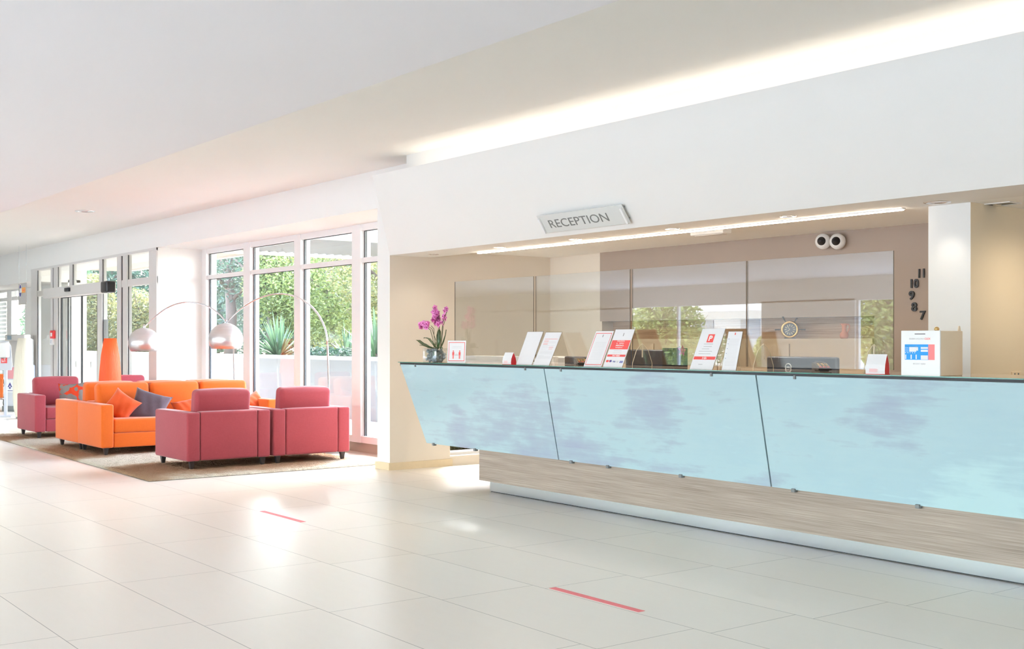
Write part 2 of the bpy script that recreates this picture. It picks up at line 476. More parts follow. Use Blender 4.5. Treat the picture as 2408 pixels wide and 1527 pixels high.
# window left of the entrance
w1 = root('window_1')
xa = [atY(p, 690, YW).x for p in (-40, -30, 21, 31, 63, 73)]
zt1 = 2.47; zm = atY(10, 705, YW).z
f = MB(); f.box(-31.5, xa[4] + .02, YW - .03, YW + .08, zt1, 2.55); f.box(-31.5, xa[4], YW - .03, YW + .08, zm - .04, zm + .04); f.box(-31.5, xa[4], YW - .03, YW + .08, 0, .12)
f.box(xa[2], xa[3], YW - .04, YW + .09, 0, zt1); f.box(xa[4], xa[4] + .06, YW - .04, YW + .09, 0, zt1); f.box(-31.6, -31.5, YW - .04, YW + .09, 0, zt1)
f.build('window_frame', 'frame_white', w1)
for a, b in ((-31.5, xa[2]), (xa[3], xa[4])):
    for z0, z1 in ((.12, zm - .04), (zm + .04, zt1)): MB().box(a, b, YW + .03, YW + .036, z0, z1).build('window_pane', 'glass', w1)
m = MB().box(xa[4] + .06, -23.79, YW - .04, YW + .2, 0, 2.55); m.box(-34, -31.6, YW - .04, YW + .2, 0, 2.55)
struct('wall_entrance', m, 'wall_white')

# sliding entrance door in the plane of the lintel
d1 = root('door_1')
def dx(p): return atY(p, 700, YL).x
f = MB(); Y0, Y1 = YL, YL + .11
def post(a, b, z0=0, z1=ZL): f.box(dx(a), dx(b), Y0, Y0 + .075, z0, z1)
for a, b in ((73, 87), (119, 124), (126, 134.5), (275, 284.5), (288.5, 299), (350, 368)): post(a, b)
post(163, 170, 2.2); post(233, 240, 2.2)
f.box(dx(73), dx(368), Y0 - .005, Y1, 2.69, ZL); f.box(dx(73), dx(134), Y0 + .01, Y1, 2.193, 2.289); f.box(dx(275), dx(368), Y0 + .01, Y1, 2.2, 2.305)
f.box(dx(73), dx(119), Y0, Y1, 0, .1); f.box(dx(299), dx(368), Y0, Y1, 0, .1); f.box(dx(226), dx(237), Y0 + .02, Y1, 0, 2.2)
f.build('door_frame', 'frame_grey', d1)
k = MB()
for a in (87, 124, 135, 170, 240, 284.5, 299.5):
    wd = 2 if a not in (124, 284.5) else 3
    for z0, z1 in ((.1, 2.19), (2.3, 2.69)):
        if a == 170 and z0 < 1: continue
        k.box(dx(a), dx(a) + .012 * wd, Y0 + .010, Y0 + .018, z0, z1)
k.build('door_seal', 'gasket', d1)
for a, b, z0, z1 in ((87, 119, .1, 2.193), (87, 119, 2.289, 2.69), (134.5, 163, 2.3, 2.69), (170, 233, 2.3, 2.69), (240, 275, 2.3, 2.69),
                     (239, 275, .05, 2.12), (299, 350, .1, 2.2), (299, 350, 2.305, 2.69)):
    MB().box(dx(a), dx(b), Y0 + .02, Y0 + .026, z0, z1).build('door_pane', 'glass', d1)
for a, b in ((134.5, 156), (156, 188.5), (188.5, 226)):
    lf = MB(); y = Y0 + (.02 if a > 150 else .07)
    lf.box(dx(a), dx(a) + .03, y, y + .02, .02, 2.14); lf.box(dx(b) - .02, dx(b), y, y + .02, .02, 2.14); lf.box(dx(a), dx(b), y, y + .02, .02, .08); lf.box(dx(a), dx(b), y, y + .02, 2.115, 2.14)
    lo = lf.build('door_leaf', 'gasket', d1)
    MB().box(dx(a) + .03, dx(b) - .02, y + .008, y + .014, .08, 2.115).build('door_pane', 'glass', lo)
    if a > 150:
        MB().lathe([(.001, -.001), (.06, -.001), (.06, .001), (.001, .001)], 24, Matrix.Translation(((dx(a) + dx(b)) / 2 + .1, y - .001, .93)) @ Matrix.Rotation(PI / 2, 4, 'X')).build('door_sticker', 'plastic_white', lo)
op = MB(); op.rbox((dx(120) + dx(258)) / 2, YL - .07, 2.21, (dx(258) - dx(120)) / 2, .08, .09, .02)
oo = op.build('door_operator', 'frame_grey', d1)
MB().rbox((dx(258) + dx(272)) / 2, YL - .07, 2.21, (dx(272) - dx(258)) / 2, .082, .095, .03).build('door_end_cap', 'black_plastic', oo)
MB().rbox(dx(182), YL - .17, 2.23, .1, .03, .035, .015).build('door_sensor', 'black_plastic', oo)

# ------------------------------------------------------------------ lights hidden in the building
def area(name, loc, sx, sy, power, col, rot=(0, 0, 0), spread=PI):
    l = bpy.data.lights.new(name, 'AREA'); l.shape = 'RECTANGLE'; l.size = sx; l.size_y = sy; l.energy = power; l.color = col; l.spread = spread
    o = bpy.data.objects.new(name, l); COL.objects.link(o); o.location = loc; o.rotation_euler = rot; return o
WARM = (1, .92, .82)
area('cove_light', (-2.6, 5.955, 2.83), 13.6, .03, 11, (1, .9, .76), (PI, 0, 0))
def spot(name, loc, power, col, size=100, blend=.8, rad=.04, rot=(0, 0, 0)):
    l = bpy.data.lights.new(name, 'SPOT'); l.energy = power; l.color = col; l.spot_size = R(size); l.spot_blend = blend; l.shadow_soft_size = rad
    o = bpy.data.objects.new(name, l); COL.objects.link(o); o.location = loc; o.rotation_euler = rot; return o
def portal(loc, sx, sy, rot):
    o = area('daylight_portal', loc, sx, sy, 1, (1, 1, 1), rot); o.data.cycles.is_portal = True
portal((-14, YW + .3, 1.4), 6.4, 2.7, (-PI / 2, 0, 0))
portal((-20.4, YL + .3, 1.4), 6.9, 2.7, (-PI / 2, 0, 0))
portal((-26.6, YW + .3, 1.3), 5, 2.5, (-PI / 2, 0, 0))
portal((-22, -10.3, 1.15), 6.4, 2.3, (PI / 2, 0, 0))
portal((-4.1, -10.3, 1.15), 24.4, 2.3, (PI / 2, 0, 0))

W = bpy.data.worlds.new('sky'); S.world = W; W.use_nodes = True; nt = W.node_tree; nt.nodes.clear()
wo = nt.nodes.new('ShaderNodeOutputWorld'); bg = nt.nodes.new('ShaderNodeBackground')
sk = nt.nodes.new('ShaderNodeTexSky'); sk.sky_type = 'NISHITA'; sk.sun_disc = False; sk.sun_elevation = R(42); sk.sun_rotation = R(-47); sk.air_density = 1; sk.dust_density = 2.5
mx = nt.nodes.new('ShaderNodeMix'); mx.data_type = 'RGBA'; mx.inputs[0].default_value = .72; mx.inputs[7].default_value = (.30, .31, .32, 1)
nt.links.new(sk.outputs[0], mx.inputs[6]); nt.links.new(mx.outputs[2], bg.inputs[0]); bg.inputs[1].default_value = 17
nt.links.new(bg.outputs[0], wo.inputs[0])
sl = bpy.data.lights.new('sun', 'SUN'); sl.energy = 4.5; sl.angle = R(.6); sl.color = (1, .98, .95)
so = bpy.data.objects.new('sun', sl); COL.objects.link(so)
so.rotation_euler = Vector((.53, -.50, -.68)).to_track_quat('-Z', 'Y').to_euler()

exec_after = []
# ------------------------------------------------------------------ reception desk
HC = 1.14; YS = 5.78
desk = thing('reception_desk', 'long reception desk with leaning pale blue sea-print glass front and grey laminate base', 'reception desk', (-6, 6.1, 0))
DO = Vector((-6, 6.1, 0)); TD = Matrix.Translation(-DO)
XE = 4.0
def dpart(name, mb, mats, parent=desk): 
    mb.v = [tuple(Vector(p) - DO) for p in mb.v] if parent is desk else mb.v
    return mb.build(name, mats, parent)
m = MB().box(-9.40, XE, YS, 6.42, HC - .006, HC, 0)
o = dpart('counter_top', m, ['glass_edge', 'slab_top'])
for p in o.data.polygons:
    if abs(p.normal.z) > .9: p.material_index = 1
dpart('counter_top_core', MB().box(-9.38, XE, YS + .012, 6.42, HC - .035, HC - .0065), 'gasket')
dpart('laminate_base', MB().box(-8.33, XE, 5.955, 6.5, .117, .95), 'laminate_grey')
dpart('upper_body', MB().box(-8.9, XE, 6.02, 6.42, .95, HC - .036), 'laminate_grey')
dpart('kick_plate', MB().box(-8.37, XE, 6.10, 6.45, .006, .1165), 'steel')
dpart('kick_shadow_gap', MB().box(-8.36, XE, 6.105, 6.44, 0, .006), 'gasket')
dpart('work_surface', MB().box(-8.2, -4.6, 6.43, 7.2, .70, .74), 'cabinet_tan')
zl = atY(1180, 838, 6.5).z
dpart('rear_ledge', MB().box(-9.3, -8.05, 6.425, 6.62, HC - .08, zl), 'plastic_white')
# glass front panels: top edge at (YS, 1.115), bottom edge at (5.94, .39)
ZT, ZG, YG = 1.116, .386, 5.935
def panel(xt0, xb0, xt1, xb1):
    th = .012; ny, nz = (ZT - ZG), (YG - YS); l = math.hypot(ny, nz); ny, nz = ny / l * th, nz / l * th
    v = [(xt0, YS + .004, ZT), (xt1, YS + .004, ZT), (xb1, YG, ZG), (xb0, YG, ZG)]
    v += [(x, y + ny, z + nz) for x, y, z in v]
    return MB().add(v, [(0, 1, 2, 3), (7, 6, 5, 4), (0, 4, 5, 1), (1, 5, 6, 2), (2, 6, 7, 3), (3, 7, 4, 0)])
seams = [-9.37, -7.21, -5.035, -2.86, -.68, 1.5, 3.9]
for i in range(6):
    a, b = seams[i], seams[i + 1]
    dpart('front_panel', panel(a + .006, (a if i else -9.15) + .006, b - .006, b - .006), 'sea_print')
for x in (-9.02, -8.36, -7.05, -6.62, -5.85, -4.85, -3.95, -3.2, -2.5):
    dpart('lower_clip', MB().rbox(x, YG + .003, ZG - .004, .014, .018, .012, .004), 'grey_dark')
for x in (-9.1, -7.45, -7.0, -5.42, -4.72, -3.0):
    dpart('upper_clip', MB().rbox(x, YS + .002, ZT - .006, .009, .006, .012, .003), 'grey_dark')

# acrylic screens standing on the desk, each on two clear feet
SX = [-8.924, -7.735, -6.534, -5.387, -4.225]
nm = ['leftmost clear acrylic screen on the desk behind the pink orchid', 'clear acrylic screen second from left on the desk behind the red-striped sign',
      'clear acrylic screen on the desk behind the black planter and the parking sign', 'rightmost clear acrylic screen on the desk in front of the clock and jug']
ang = [R(.0), R(-1.2), R(0), R(.25)]
for i in range(4):
    w = SX[i + 1] - SX[i] - .012
    t = thing('counter_screen', nm[i], 'screen', ((SX[i] + SX[i + 1]) / 2, 6.1, HC), ang[i], 'acrylic screens along the desk')
    m = MB().box(-w / 2, w / 2, -.004, .004, .02, .742)
    o = m.build('sheet', ['acrylic', 'screen_edge'], t)
    for p in o.data.polygons:
        if abs(p.normal.y) < .5: p.material_index = 1
def foot(x, y, z0, label, h=.175, d=.2, first=[None]):
    t = thing('screen_foot', label, 'screen foot', (x, y, z0), R(90), 'clear feet of the acrylic screens')
    o = MB()
    pts = [(-d / 2, 0), (-d / 2, .03)] + [(-d / 2 + .05 * k / 5 * 1.0, .03 + (h - .055) * k / 5) for k in range(1, 5)] + [(-.022, h - .012), (0, h), (.022, h - .012)]
    pts += [(d / 2 - .05 * k / 5, .03 + (h - .055) * k / 5) for k in range(4, 0, -1)] + [(d / 2, .03), (d / 2, 0)]
    full = [(a, b) for a, b in pts]
    o.prism(full, 'y', -.003, .003); o.build('foot_plate', 'acrylic_clear', t)
    e = MB(); e.tube([(a, 0, b) for a, b in full], .0022, 6); e.build('foot_edge', 'acrylic_edge', t)
    s = MB(); s.box(-.002, .002, -.0045, .0045, h * .42, h); s.build('foot_slot', 'acrylic_edge', t)
for px, lb in ((1515, 'arched clear foot beside the red-banded payment sign'), (1722, 'arched clear foot behind the narrow list sign'),
               (1800, 'pointed clear foot left of the black monitor'), (2060, 'pointed clear foot behind the right red tent card')):
    p = atY(px, 868, 6.06); foot(p.x, 6.04, HC, lb)

# ------------------------------------------------------------------ signs on the desk
def plate(t, name, w, h, th, mat, mtx): 
    return MB().box(-w / 2, w / 2, -th, 0, 0, h, mat=mtx).build(name, mat, t)
def inks(parent, rects, mat, mtx, name, w, h, lift=.0016):
    m = MB()
    for u0, u1, v0, v1 in rects: m.box((u0 - .5) * w, (u1 - .5) * w, -lift, -lift + .0009, v0 * h, v1 * h, mat=mtx)
    return m.build(name, mat, parent)
def easel(px, py, Y, w, L, lean, label, rz=0, back=True, group='paper notices in clear stands on the desk'):
    p = atY(px, py, Y)
    t = thing('notice_stand', label, 'sign', (p.x, Y, HC), rz, group)
    mt = Matrix.Rotation(-lean, 4, 'X')
    hd = MB().box(-w / 2 - .004, w / 2 + .004, 0, .003, 0, L + .006, mat=mt)
    top = mt @ Vector((0, 0, L)); 
    if back:
        run = top.y + .095; ln = math.hypot(run - top.y, top.z)
        mb = Matrix.Translation((0, top.y, top.z)) @ Matrix.Rotation(math.atan2(run - top.y, top.z), 4, 'X')
        hd.box(-w / 2, w / 2, -.0015, .0015, -ln, 0, mat=mb)
    hd.box(-w / 2, w / 2, -.012, .0, 0, .003)
    hd.build('acrylic_stand', 'acrylic_clear', t)
    s = plate(t, 'paper_sheet', w, L, .001, 'paper', mt)
    plate(t, 'card_backing', w, L, .0012, 'card_brown', mt @ Matrix.Translation((0, .0042, 0)))
    return t, s, mt
LN = R(25)
# blank white sheet and list sheet
t, s, mt = easel(1232, 857, 5.88, .208, .297, R(24), 'blank white sheet in a clear stand right of the left red tent card')
t, s, mt = easel(1272, 857, 5.87, .205, .297, R(27), 'white tariff sheet with a red rule and grey lines beside the blank sheet')
inks(s, [(.12, .9, .795, .803)], 'ink_red', mt, 'red_rule', .205, .297)
rr = random.Random(3)
inks(s, [(.12, rr.choice((.45, .85, .9)), v, v + .006) for v in [.2 + .028 * k for k in range(19)] if rr.random() < .8], 'ink_faint', mt, 'text_lines', .205, .297)
inks(s, [(.12, .4, v, v + .008) for v in (.74, .71, .66, .63)], 'ink_salmon', mt, 'red_text_lines', .205, .297); inks(s, [(.58, .82, v, v + .006) for v in (.55, .52, .48)], 'ink_salmon', mt, 'red_text_lines', .205, .297)
# red framed sheet
t, s, mt = easel(1393, 861, 5.86, .205, .3, R(25.5), 'white notice with a thin red border left of the payment sign')
b = .055
inks(s, [(b, 1 - b, .93, .945), (b, 1 - b, .05, .065), (b, b + .022, .05, .945), (1 - b - .022, 1 - b, .05, .945)], 'ink_red', mt, 'red_border', .205, .3)
inks(s, [(.47, .51, .83, .9)], 'ink_grey', mt, 'small_logo', .205, .3)
inks(s, [(.2, .8, .2 + .04 * k, .206 + .04 * k) for k in range(13)], 'ink_faint', mt, 'text_lines', .205, .3)
# payment sign
t, s, mt = easel(1440, 862.5, 5.86, .212, .312, R(25), 'payment notice with a large red block and card logos')
inks(s, [(.03, .97, .47, .71)], 'ink_red', mt, 'red_block', .212, .312); inks(s, [(.03, .97, .275, .33)], 'ink_red', mt, 'red_banner', .212, .312)
for v, wd, h, st in ((.685, .1, .008, 'PAGO'), (.625, .1, .009, '1. TPV'), (.57, .11, .012, 'ABONO'), (.51, .1, .008, 'TARJETA'), (.302, .1, .01, 'PAY HERE')):
    text(st, wd * .8, h, name='white_lettering', mat='ink_white', parent=s, bold=.02, mtx=mt @ Matrix.Translation((0, -.0018, v * .312)))
inks(s, [(.49, .53, .82, .9)], 'ink_grey', mt, 'small_logo', .212, .312)
inks(s, [(.28, .7, .425, .44), (.26, .72, .37, .38)], 'ink_faint', mt, 'text_lines', .212, .312)
lg = MB()
for i, (u, mi) in enumerate(((.11, 0), (.16, 0), (.27, 0), (.32, 1))): lg.lathe([(.0002, 0), (.009, 0), (.009, .0005), (.0002, .0005)], 18, mt @ Matrix.Translation(((u - .5) * .212, -.0016 - .0002 * i, .155 * .312)) @ Matrix.Rotation(PI / 2, 4, 'X'), mi)
lg.build('round_card_logos', ['ink_red', 'ink_navy'], s)
text('VISA', .03, .012, name='card_lettering', mat='ink_navy', parent=s, mtx=mt @ Matrix.Translation((.0, -.0016, .145 * .312)))
inks(s, [(.62, .72, .12, .17)], 'ink_faint', mt, 'pale_card_logo', .212, .312)
inks(s, [(.78, .95, .115, .135), (.78, .95, .145, .165)], 'ink_navy', mt, 'blue_card_logo', .212, .312)
# parking sign
t, s, mt = easel(1648, 866.5, 5.86, .212, .31, R(25), 'parking notice with a white P on a red square')
inks(s, [(.36, .64, .66, .86)], 'ink_red', mt, 'red_block', .212, .31); inks(s, [(.03, .97, .24, .315)], 'ink_red', mt, 'red_banner', .212, .31)
text('P', .03, .04, name='white_lettering', mat='ink_white', parent=s, bold=.03, mtx=mt @ Matrix.Translation((.0, -.0018, .76 * .31)))
text('2 \u20ac/h', .04, .016, name='white_lettering', mat='ink_white', parent=s, bold=.02, mtx=mt @ Matrix.Translation((.0, -.0018, .277 * .31)))
inks(s, [(.28, .68, .615, .622), (.3, .66, .555, .562), (.26, .58, .497, .504), (.16, .74, .437, .444), (.18, .7, .378, .385), (.32, .5, .12, .127)], 'ink_grey', mt, 'text_lines', .212, .31)
# narrow list
t, s, mt = easel(1713.5, 868.5, 5.86, .125, .268, R(15), 'narrow white list sign right of the parking notice')
inks(s, [(.15, .85, v, v + .006) for v in [.12 + .034 * k for k in range(21)]], 'ink_faint', mt, 'text_lines', .125, .268)
inks(s, [(.1, .14, .3 + .125 * k, .315 + .125 * k) for k in range(5)], 'ink_navy', mt, 'bullet_points', .125, .268)
inks(s, [(.48, .54, .91, .97)], 'ink_red', mt, 'small_logo', .125, .268)
# distance notice
p = atZ(1073, 853, HC)
p = atY(1073, 853, 5.87)
t = thing('notice_stand', 'small red-bordered distancing notice with two red figures beside the orchid vase', 'sign', (p.x, 5.87, HC), R(28), 'paper notices in clear stands on the desk')
w, L = .182, .2; mt = Matrix.Rotation(R(-4), 4, 'X')
hd = MB().box(-w / 2 - .005, w / 2 + .005, 0, .003, 0, L + .006, mat=mt); hd.box(-w / 2, w / 2, -.03, .05, 0, .003); hd.build('acrylic_stand', 'acrylic_clear', t)
s = plate(t, 'paper_sheet', w, L, .001, 'paper', mt)
inks(s, [(.06, .94, .9, .925), (.06, .94, .09, .115), (.06, .085, .09, .925), (.915, .94, .09, .925)], 'ink_red', mt, 'red_border', w, L)
for u in (.32, .67):
    fg = MB()
    X = (u - .5) * w
    fg.lathe([(.0002, 0), (.0058, 0), (.0058, .0006), (.0002, .0006)], 14, mt @ Matrix.Translation((X, -.0016, .53 * L)) @ Matrix.Rotation(PI / 2, 4, 'X'))
    for a, b, z0, z1 in ((-.007, .007, .36, .49), (-.0095, -.0075, .33, .48), (.0075, .0095, .33, .48), (-.006, -.001, .19, .36), (.001, .006, .19, .36)):
        fg.box(X + a, X + b, -.0022, -.0016, z0 * L, z1 * L, mat=mt)
    fg.build('red_figure', 'ink_red', s)

inks(s, [(.41, .58, .345, .36)], 'letter_grey', mt, 'distance_arrow', w, L)
inks(s, [(.45, .55, .4, .42), (.26, .76, .72, .735), (.22, .76, .66, .672)], 'ink_faint', mt, 'text_lines', w, L)
# tent cards
def tent(px, py, Y, w, h, rz, label):
    p = atY(px, py, Y)
    t = thing('tent_card', label, 'card', (p.x, Y, HC), rz, 'red and white tent cards')
    prof = [(-.032, 0), (-.034, .02), (-.028, .05), (-.013, .08), (0, .1)]
    m = MB(); sc = h / .1
    for i in range(4):
        (a, z0), (b, z1) = prof[i], prof[i + 1]
        for sg in (-1, 1):
            v = [(-w / 2, sg * -a * sc, z0 * sc), (w / 2, sg * -a * sc, z0 * sc), (w / 2, sg * -b * sc, z1 * sc), (-w / 2, sg * -b * sc, z1 * sc)]
            m.add(v + [(x, y - .001 * sg, z) for x, y, z in v], [(0, 1, 2, 3), (7, 6, 5, 4), (0, 4, 5, 1), (2, 6, 7, 3), (1, 5, 6, 2), (3, 7, 4, 0)])
    m.build('white_flap', 'paper', t)
    pr = [(a * sc * .94, z * sc) for a, z in prof] + [(-a * sc * .94, z * sc) for a, z in prof[-2::-1]]
    MB().prism(pr, 'x', -w / 2 + .006, w / 2 - .002).build('red_inside', 'card_red', t)
    MB().box(-w / 2, w / 2, -.036 * sc, .036 * sc, 0, .003).build('red_base', 'card_red', t)
    k = MB()
    for i in range(7): k.box(-w * .3, w * (.1 + .03 * (i % 3)), -.0375 * sc, -.0365 * sc, .012 * sc + .003 * i, .0127 * sc + .003 * i)
    k.build('text_lines', 'ink_salmon', t)
tent(1198, 857.5, 5.86, .10, .1, R(8), 'small red and white tent card left of the blank sheet')
tent(2064, 880, 5.84, .115, .118, R(14), 'red and white tent card left of the white suggestion box')

# suggestion box
a = atY(2121, 884, 5.80); b = atY(2212, 885, 5.80)
wd = b.x - a.x; t = thing('suggestion_box', 'white and beige suggestion box with blue and red form on the desk end', 'box', ((a.x + b.x) / 2, 5.80, HC))
hb = atY(2121, 779, 5.80).z - HC; dp = .22
MB().rbox(0, dp / 2, hb / 2, wd / 2, dp / 2 - .002, hb / 2, .004).build('box_body', 'box_beige', t)
MB().rbox(0, -.003, hb / 2, wd / 2 + .001, .005, hb / 2 + .002, .003).build('front_plate', 'plastic_white', t)
y = -.0085
def brect(u0, u1, v0, v1, lift=0): return (-wd / 2 + u0 * wd, -wd / 2 + u1 * wd, y - .0006 - lift, y + .001, v0 * hb, v1 * hb)
MB().box(*brect(.36, .63, .925, .94)).build('slot', 'gasket', t)
MB().box(*brect(.10, .71, .355, .70)).build('blue_form', 'ink_blue', t)
MB().box(*brect(.71, .87, .355, .70)).build('red_stub', 'ink_salmon', t)
m = MB()
for q in ((.22, .45, .56, .64), (.52, .70, .6, .64), (.52, .7, .535, .58), (.52, .7, .36, .455), (.22, .4, .535, .56)): m.box(*brect(*q, lift=.0006))
for k in range(5): m.box(*brect(.11 + .06 * k, .135 + .06 * k, .505, .52, .0006))
for k, u in enumerate((.11, .255, .385)):
    m.box(*brect(u, u + .03, .37, .47, .0006)); 
for k in range(4): m.box(*brect(.11, .3 + .04 * k, .66 - 0.0001, .664, .0006)); 
for k in range(4): m.box(*brect(.11, .2, .535 + .03 * k, .54 + .03 * k, .0006))
m.build('white_fields', 'paper', t)
text('RUBIA LAGUNA', wd * .38, hb * .035, name='grey_lettering', mat='ink_faint', parent=t, mtx=Matrix.Translation((-wd * .09, y, hb * .825)))
text('CLEX', wd * .15, hb * .042, name='red_lettering', mat='ink_salmon', bold=.02, parent=t, mtx=Matrix.Translation((wd * .19, y, hb * .825)))
text('INSERT HERE', wd * .32, hb * .035, name='grey_lettering', mat='ink_faint', parent=t, mtx=Matrix.Translation((-wd * .02, y, hb * .265)))
MB().lathe([(.001, 0), (.012, .002), (.015, .012), (.009, .022), (.001, .024)], 18, Matrix.Translation((.035, dp * .45, hb))).build('lid_knob', 'brass', t)
MB().prism([(-.014, 0), (.014, 0), (.006, .03), (-.006, .03)], 'x', wd / 2 - .008, wd / 2 - .003, mat=Matrix.Translation((0, dp - .03, hb - .002))).build('hanger_tab', 'box_beige', t)

# orchid in a glass cube
p = atY(1025, 852, 5.92); t = thing('potted_orchid', 'pink orchid in a square glass vase of dark stones on the desk end', 'plant', (p.x, 5.92, HC), R(14))
vs_ = .086
MB().rbox(0, 0, .065, vs_, vs_, .065, .006).build('glass_vase', 'acrylic', t)
st = MB(); rr = random.Random(5)
for i in range(95):
    st.lathe([(.001, -.014), (.017, -.006), (.018, .004), (.001, .014)], 7, Matrix.Translation((rr.uniform(-.06, .06), rr.uniform(-.06, .06), .012 + .1 * rr.random())) @ Matrix.Rotation(rr.uniform(0, 3), 4, (rr.random(), rr.random(), .4)))
st.rbox(0, 0, .05, .05, .05, .042, .01)
st.build('dark_stones', 'stone_dark', t)
def leaf(pts, w, name='leaf'):
    m = MB(); vs = []; fs = []; P = [Vector(q) for q in pts]; n = len(P)
    for i, q in enumerate(P):
        d = (P[min(i + 1, n - 1)] - P[max(i - 1, 0)]).normalized(); sd = d.cross(Vector((0, 0, 1)))
        if sd.length < .1: sd = Vector((.7, .7, 0))
        sd.normalize(); k = i / (n - 1); ww = w * math.sin(PI * (.12 + .86 * k)) ** .7
        nrm = sd.cross(d)
        for o_, e in ((-1, .25), (0, 0), (1, .25)): vs.append(q + sd * ww * o_ + nrm * ww * e)
    for i in range(n - 1):
        for j in range(2): fs.append((i * 3 + j, i * 3 + j + 1, (i + 1) * 3 + j + 1, (i + 1) * 3 + j))
    m.add(vs, fs, True)
    o = m.build(name, 'leaf_dark', t); md = o.modifiers.new('t', 'SOLIDIFY'); md.thickness = .003; return o
leaf([(-.02, 0, .125), (-.08, -.02, .135), (-.14, -.03, .165), (-.19, -.035, .20), (-.215, -.035, .205)], .032)
leaf([(-.01, .02, .125), (-.05, .01, .17), (-.09, 0, .215), (-.12, -.01, .225), (-.145, -.01, .222)], .026)
leaf([(-.02, -.02, .128), (-.06, -.05, .14), (-.1, -.07, .155), (-.13, -.08, .158)], .028)
leaf([(.02, -.02, .125), (-.02, -.06, .14), (-.06, -.08, .165), (-.09, -.09, .18)], .027)
leaf([(.03, 0, .125), (.03, .01, .2), (.025, .015, .28), (.03, .02, .31)], .02)
leaf([(.04, .02, .125), (.07, .03, .19), (.085, .04, .26), (.085, .045, .30)], .02)
leaf([(.03, -.03, .128), (.07, -.04, .135), (.1, -.05, .14), (.13, -.05, .13)], .022)
stems = [[(-.02, 0, .12), (-.04, 0, .22), (-.06, -.01, .3), (-.11, -.02, .33)], [(.0, 0, .12), (-.03, .01, .22), (-.035, .01, .31), (-.06, .0, .335)],
         [(.02, 0, .12), (.0, .0, .2), (-.05, .0, .31), (-.12, -.02, .345)], [(.02, .01, .12), (.03, .01, .25), (.035, .01, .33), (.02, 0, .40), (-.0, -.01, .47)],
         [(.0, -.01, .12), (.02, -.01, .25), (.05, -.01, .33), (.06, -.01, .40), (.03, -.01, .45), (-.02, -.02, .5)],
         [(.05, 0, .12), (.07, 0, .25), (.085, 0, .36), (.11, .0, .42), (.14, .0, .47), (.145, .0, .50)], [(.06, 0, .12), (.07, .01, .25), (.09, .0, .33), (.12, 0, .40)]]
for q in stems: MB().tube(q, .003, 6).build('flower_stem', 'stem', t)
fm = MB()
for k in range(5):
    a = 2 * PI * k / 5 + .3; d = Vector((math.cos(a), 0, math.sin(a))); s_ = Vector((-math.sin(a), 0, math.cos(a)))
    pv = [Vector((0, 0, 0)), d * .011 + s_ * .008 - Vector((0, .003, 0)), d * .021 - Vector((0, .001, 0)), d * .011 - s_ * .008 - Vector((0, .003, 0))]
    fm.add(pv, [(0, 1, 2, 3)], True)
fm.lathe([(.001, 0), (.0045, .002), (.003, .006), (.0008, .008)], 8, Matrix.Rotation(PI / 2, 4, 'X'), 1)
f0 = fm.build('flower', ['petal', 'petal_dark'], t)
spots = []
for c_, r_, n_ in (((-.125, -.02, .345), (.062, .035, .035), 24), ((.01, -.01, .39), (.042, .035, .05), 18), ((.055, -.01, .36), (.04, .03, .035), 12), ((-.0, -.015, .475), (.035, .02, .03), 9),
                   ((.04, -.01, .44), (.025, .02, .03), 6), ((.1, 0, .41), (.022, .02, .025), 6), ((.125, 0, .475), (.022, .02, .02), 6)):
    for i in range(n_):
        while True:
            u = [rr.uniform(-1, 1) for _ in range(3)]
            if sum(q * q for q in u) < 1: break
        spots.append(tuple(cc + q * s2 for cc, q, s2 in zip(c_, u, r_)))
for i, q in enumerate(spots):
    f_ = f0 if i == 0 else f0.copy()
    if i: COL.objects.link(f_); f_.parent = t
    f_.location = q; f_.rotation_euler = (rr.uniform(-.6, .5), rr.uniform(-3, 3), rr.uniform(-.9, 1.5)); sc = rr.uniform(1.0, 1.5); f_.scale = (sc, sc, sc)

# card terminals
def terminal(px, py, Y, rz, label, zz=HC):
    p = atY(px, py, Y); t = thing('card_terminal', label, 'card terminal', (p.x, Y, zz), rz, 'card payment terminals')
    pr = [(-.09, .006), (-.09, .018), (.03, .05), (.09, .055), (.095, .03), (.085, .006)]
    MB().prism(pr, 'x', -.042, .042).build('body', 'black_plastic', t)
    k = MB()
    for i in range(4):
        for j in range(3):
            yy = -.075 + i * .024; zz_ = .0225 + (yy + .09) * .267
            k.rbox(-.024 + j * .024, yy, zz_ + .001, .008, .007, .003, .002, mi=(1 if i == 0 else 0))
    k.build('keys', ['brass', 'ink_red'], t)
    MB().add([(-.03, .035, .0555), (.03, .035, .0555), (.03, .085, .0575), (-.03, .085, .0575)], [(0, 1, 2, 3)]).build('screen', 'window_dark', t)
    MB().box(-.03, .03, -.07, .06, 0, .006).build('feet', 'gasket', t)
terminal(1932, 873, 6.2, R(52), 'black card terminal on the desk in front of the monitor logo')
terminal(1366, 859, 6.2, R(60), 'black card terminal on the desk left of the red-bordered notice')

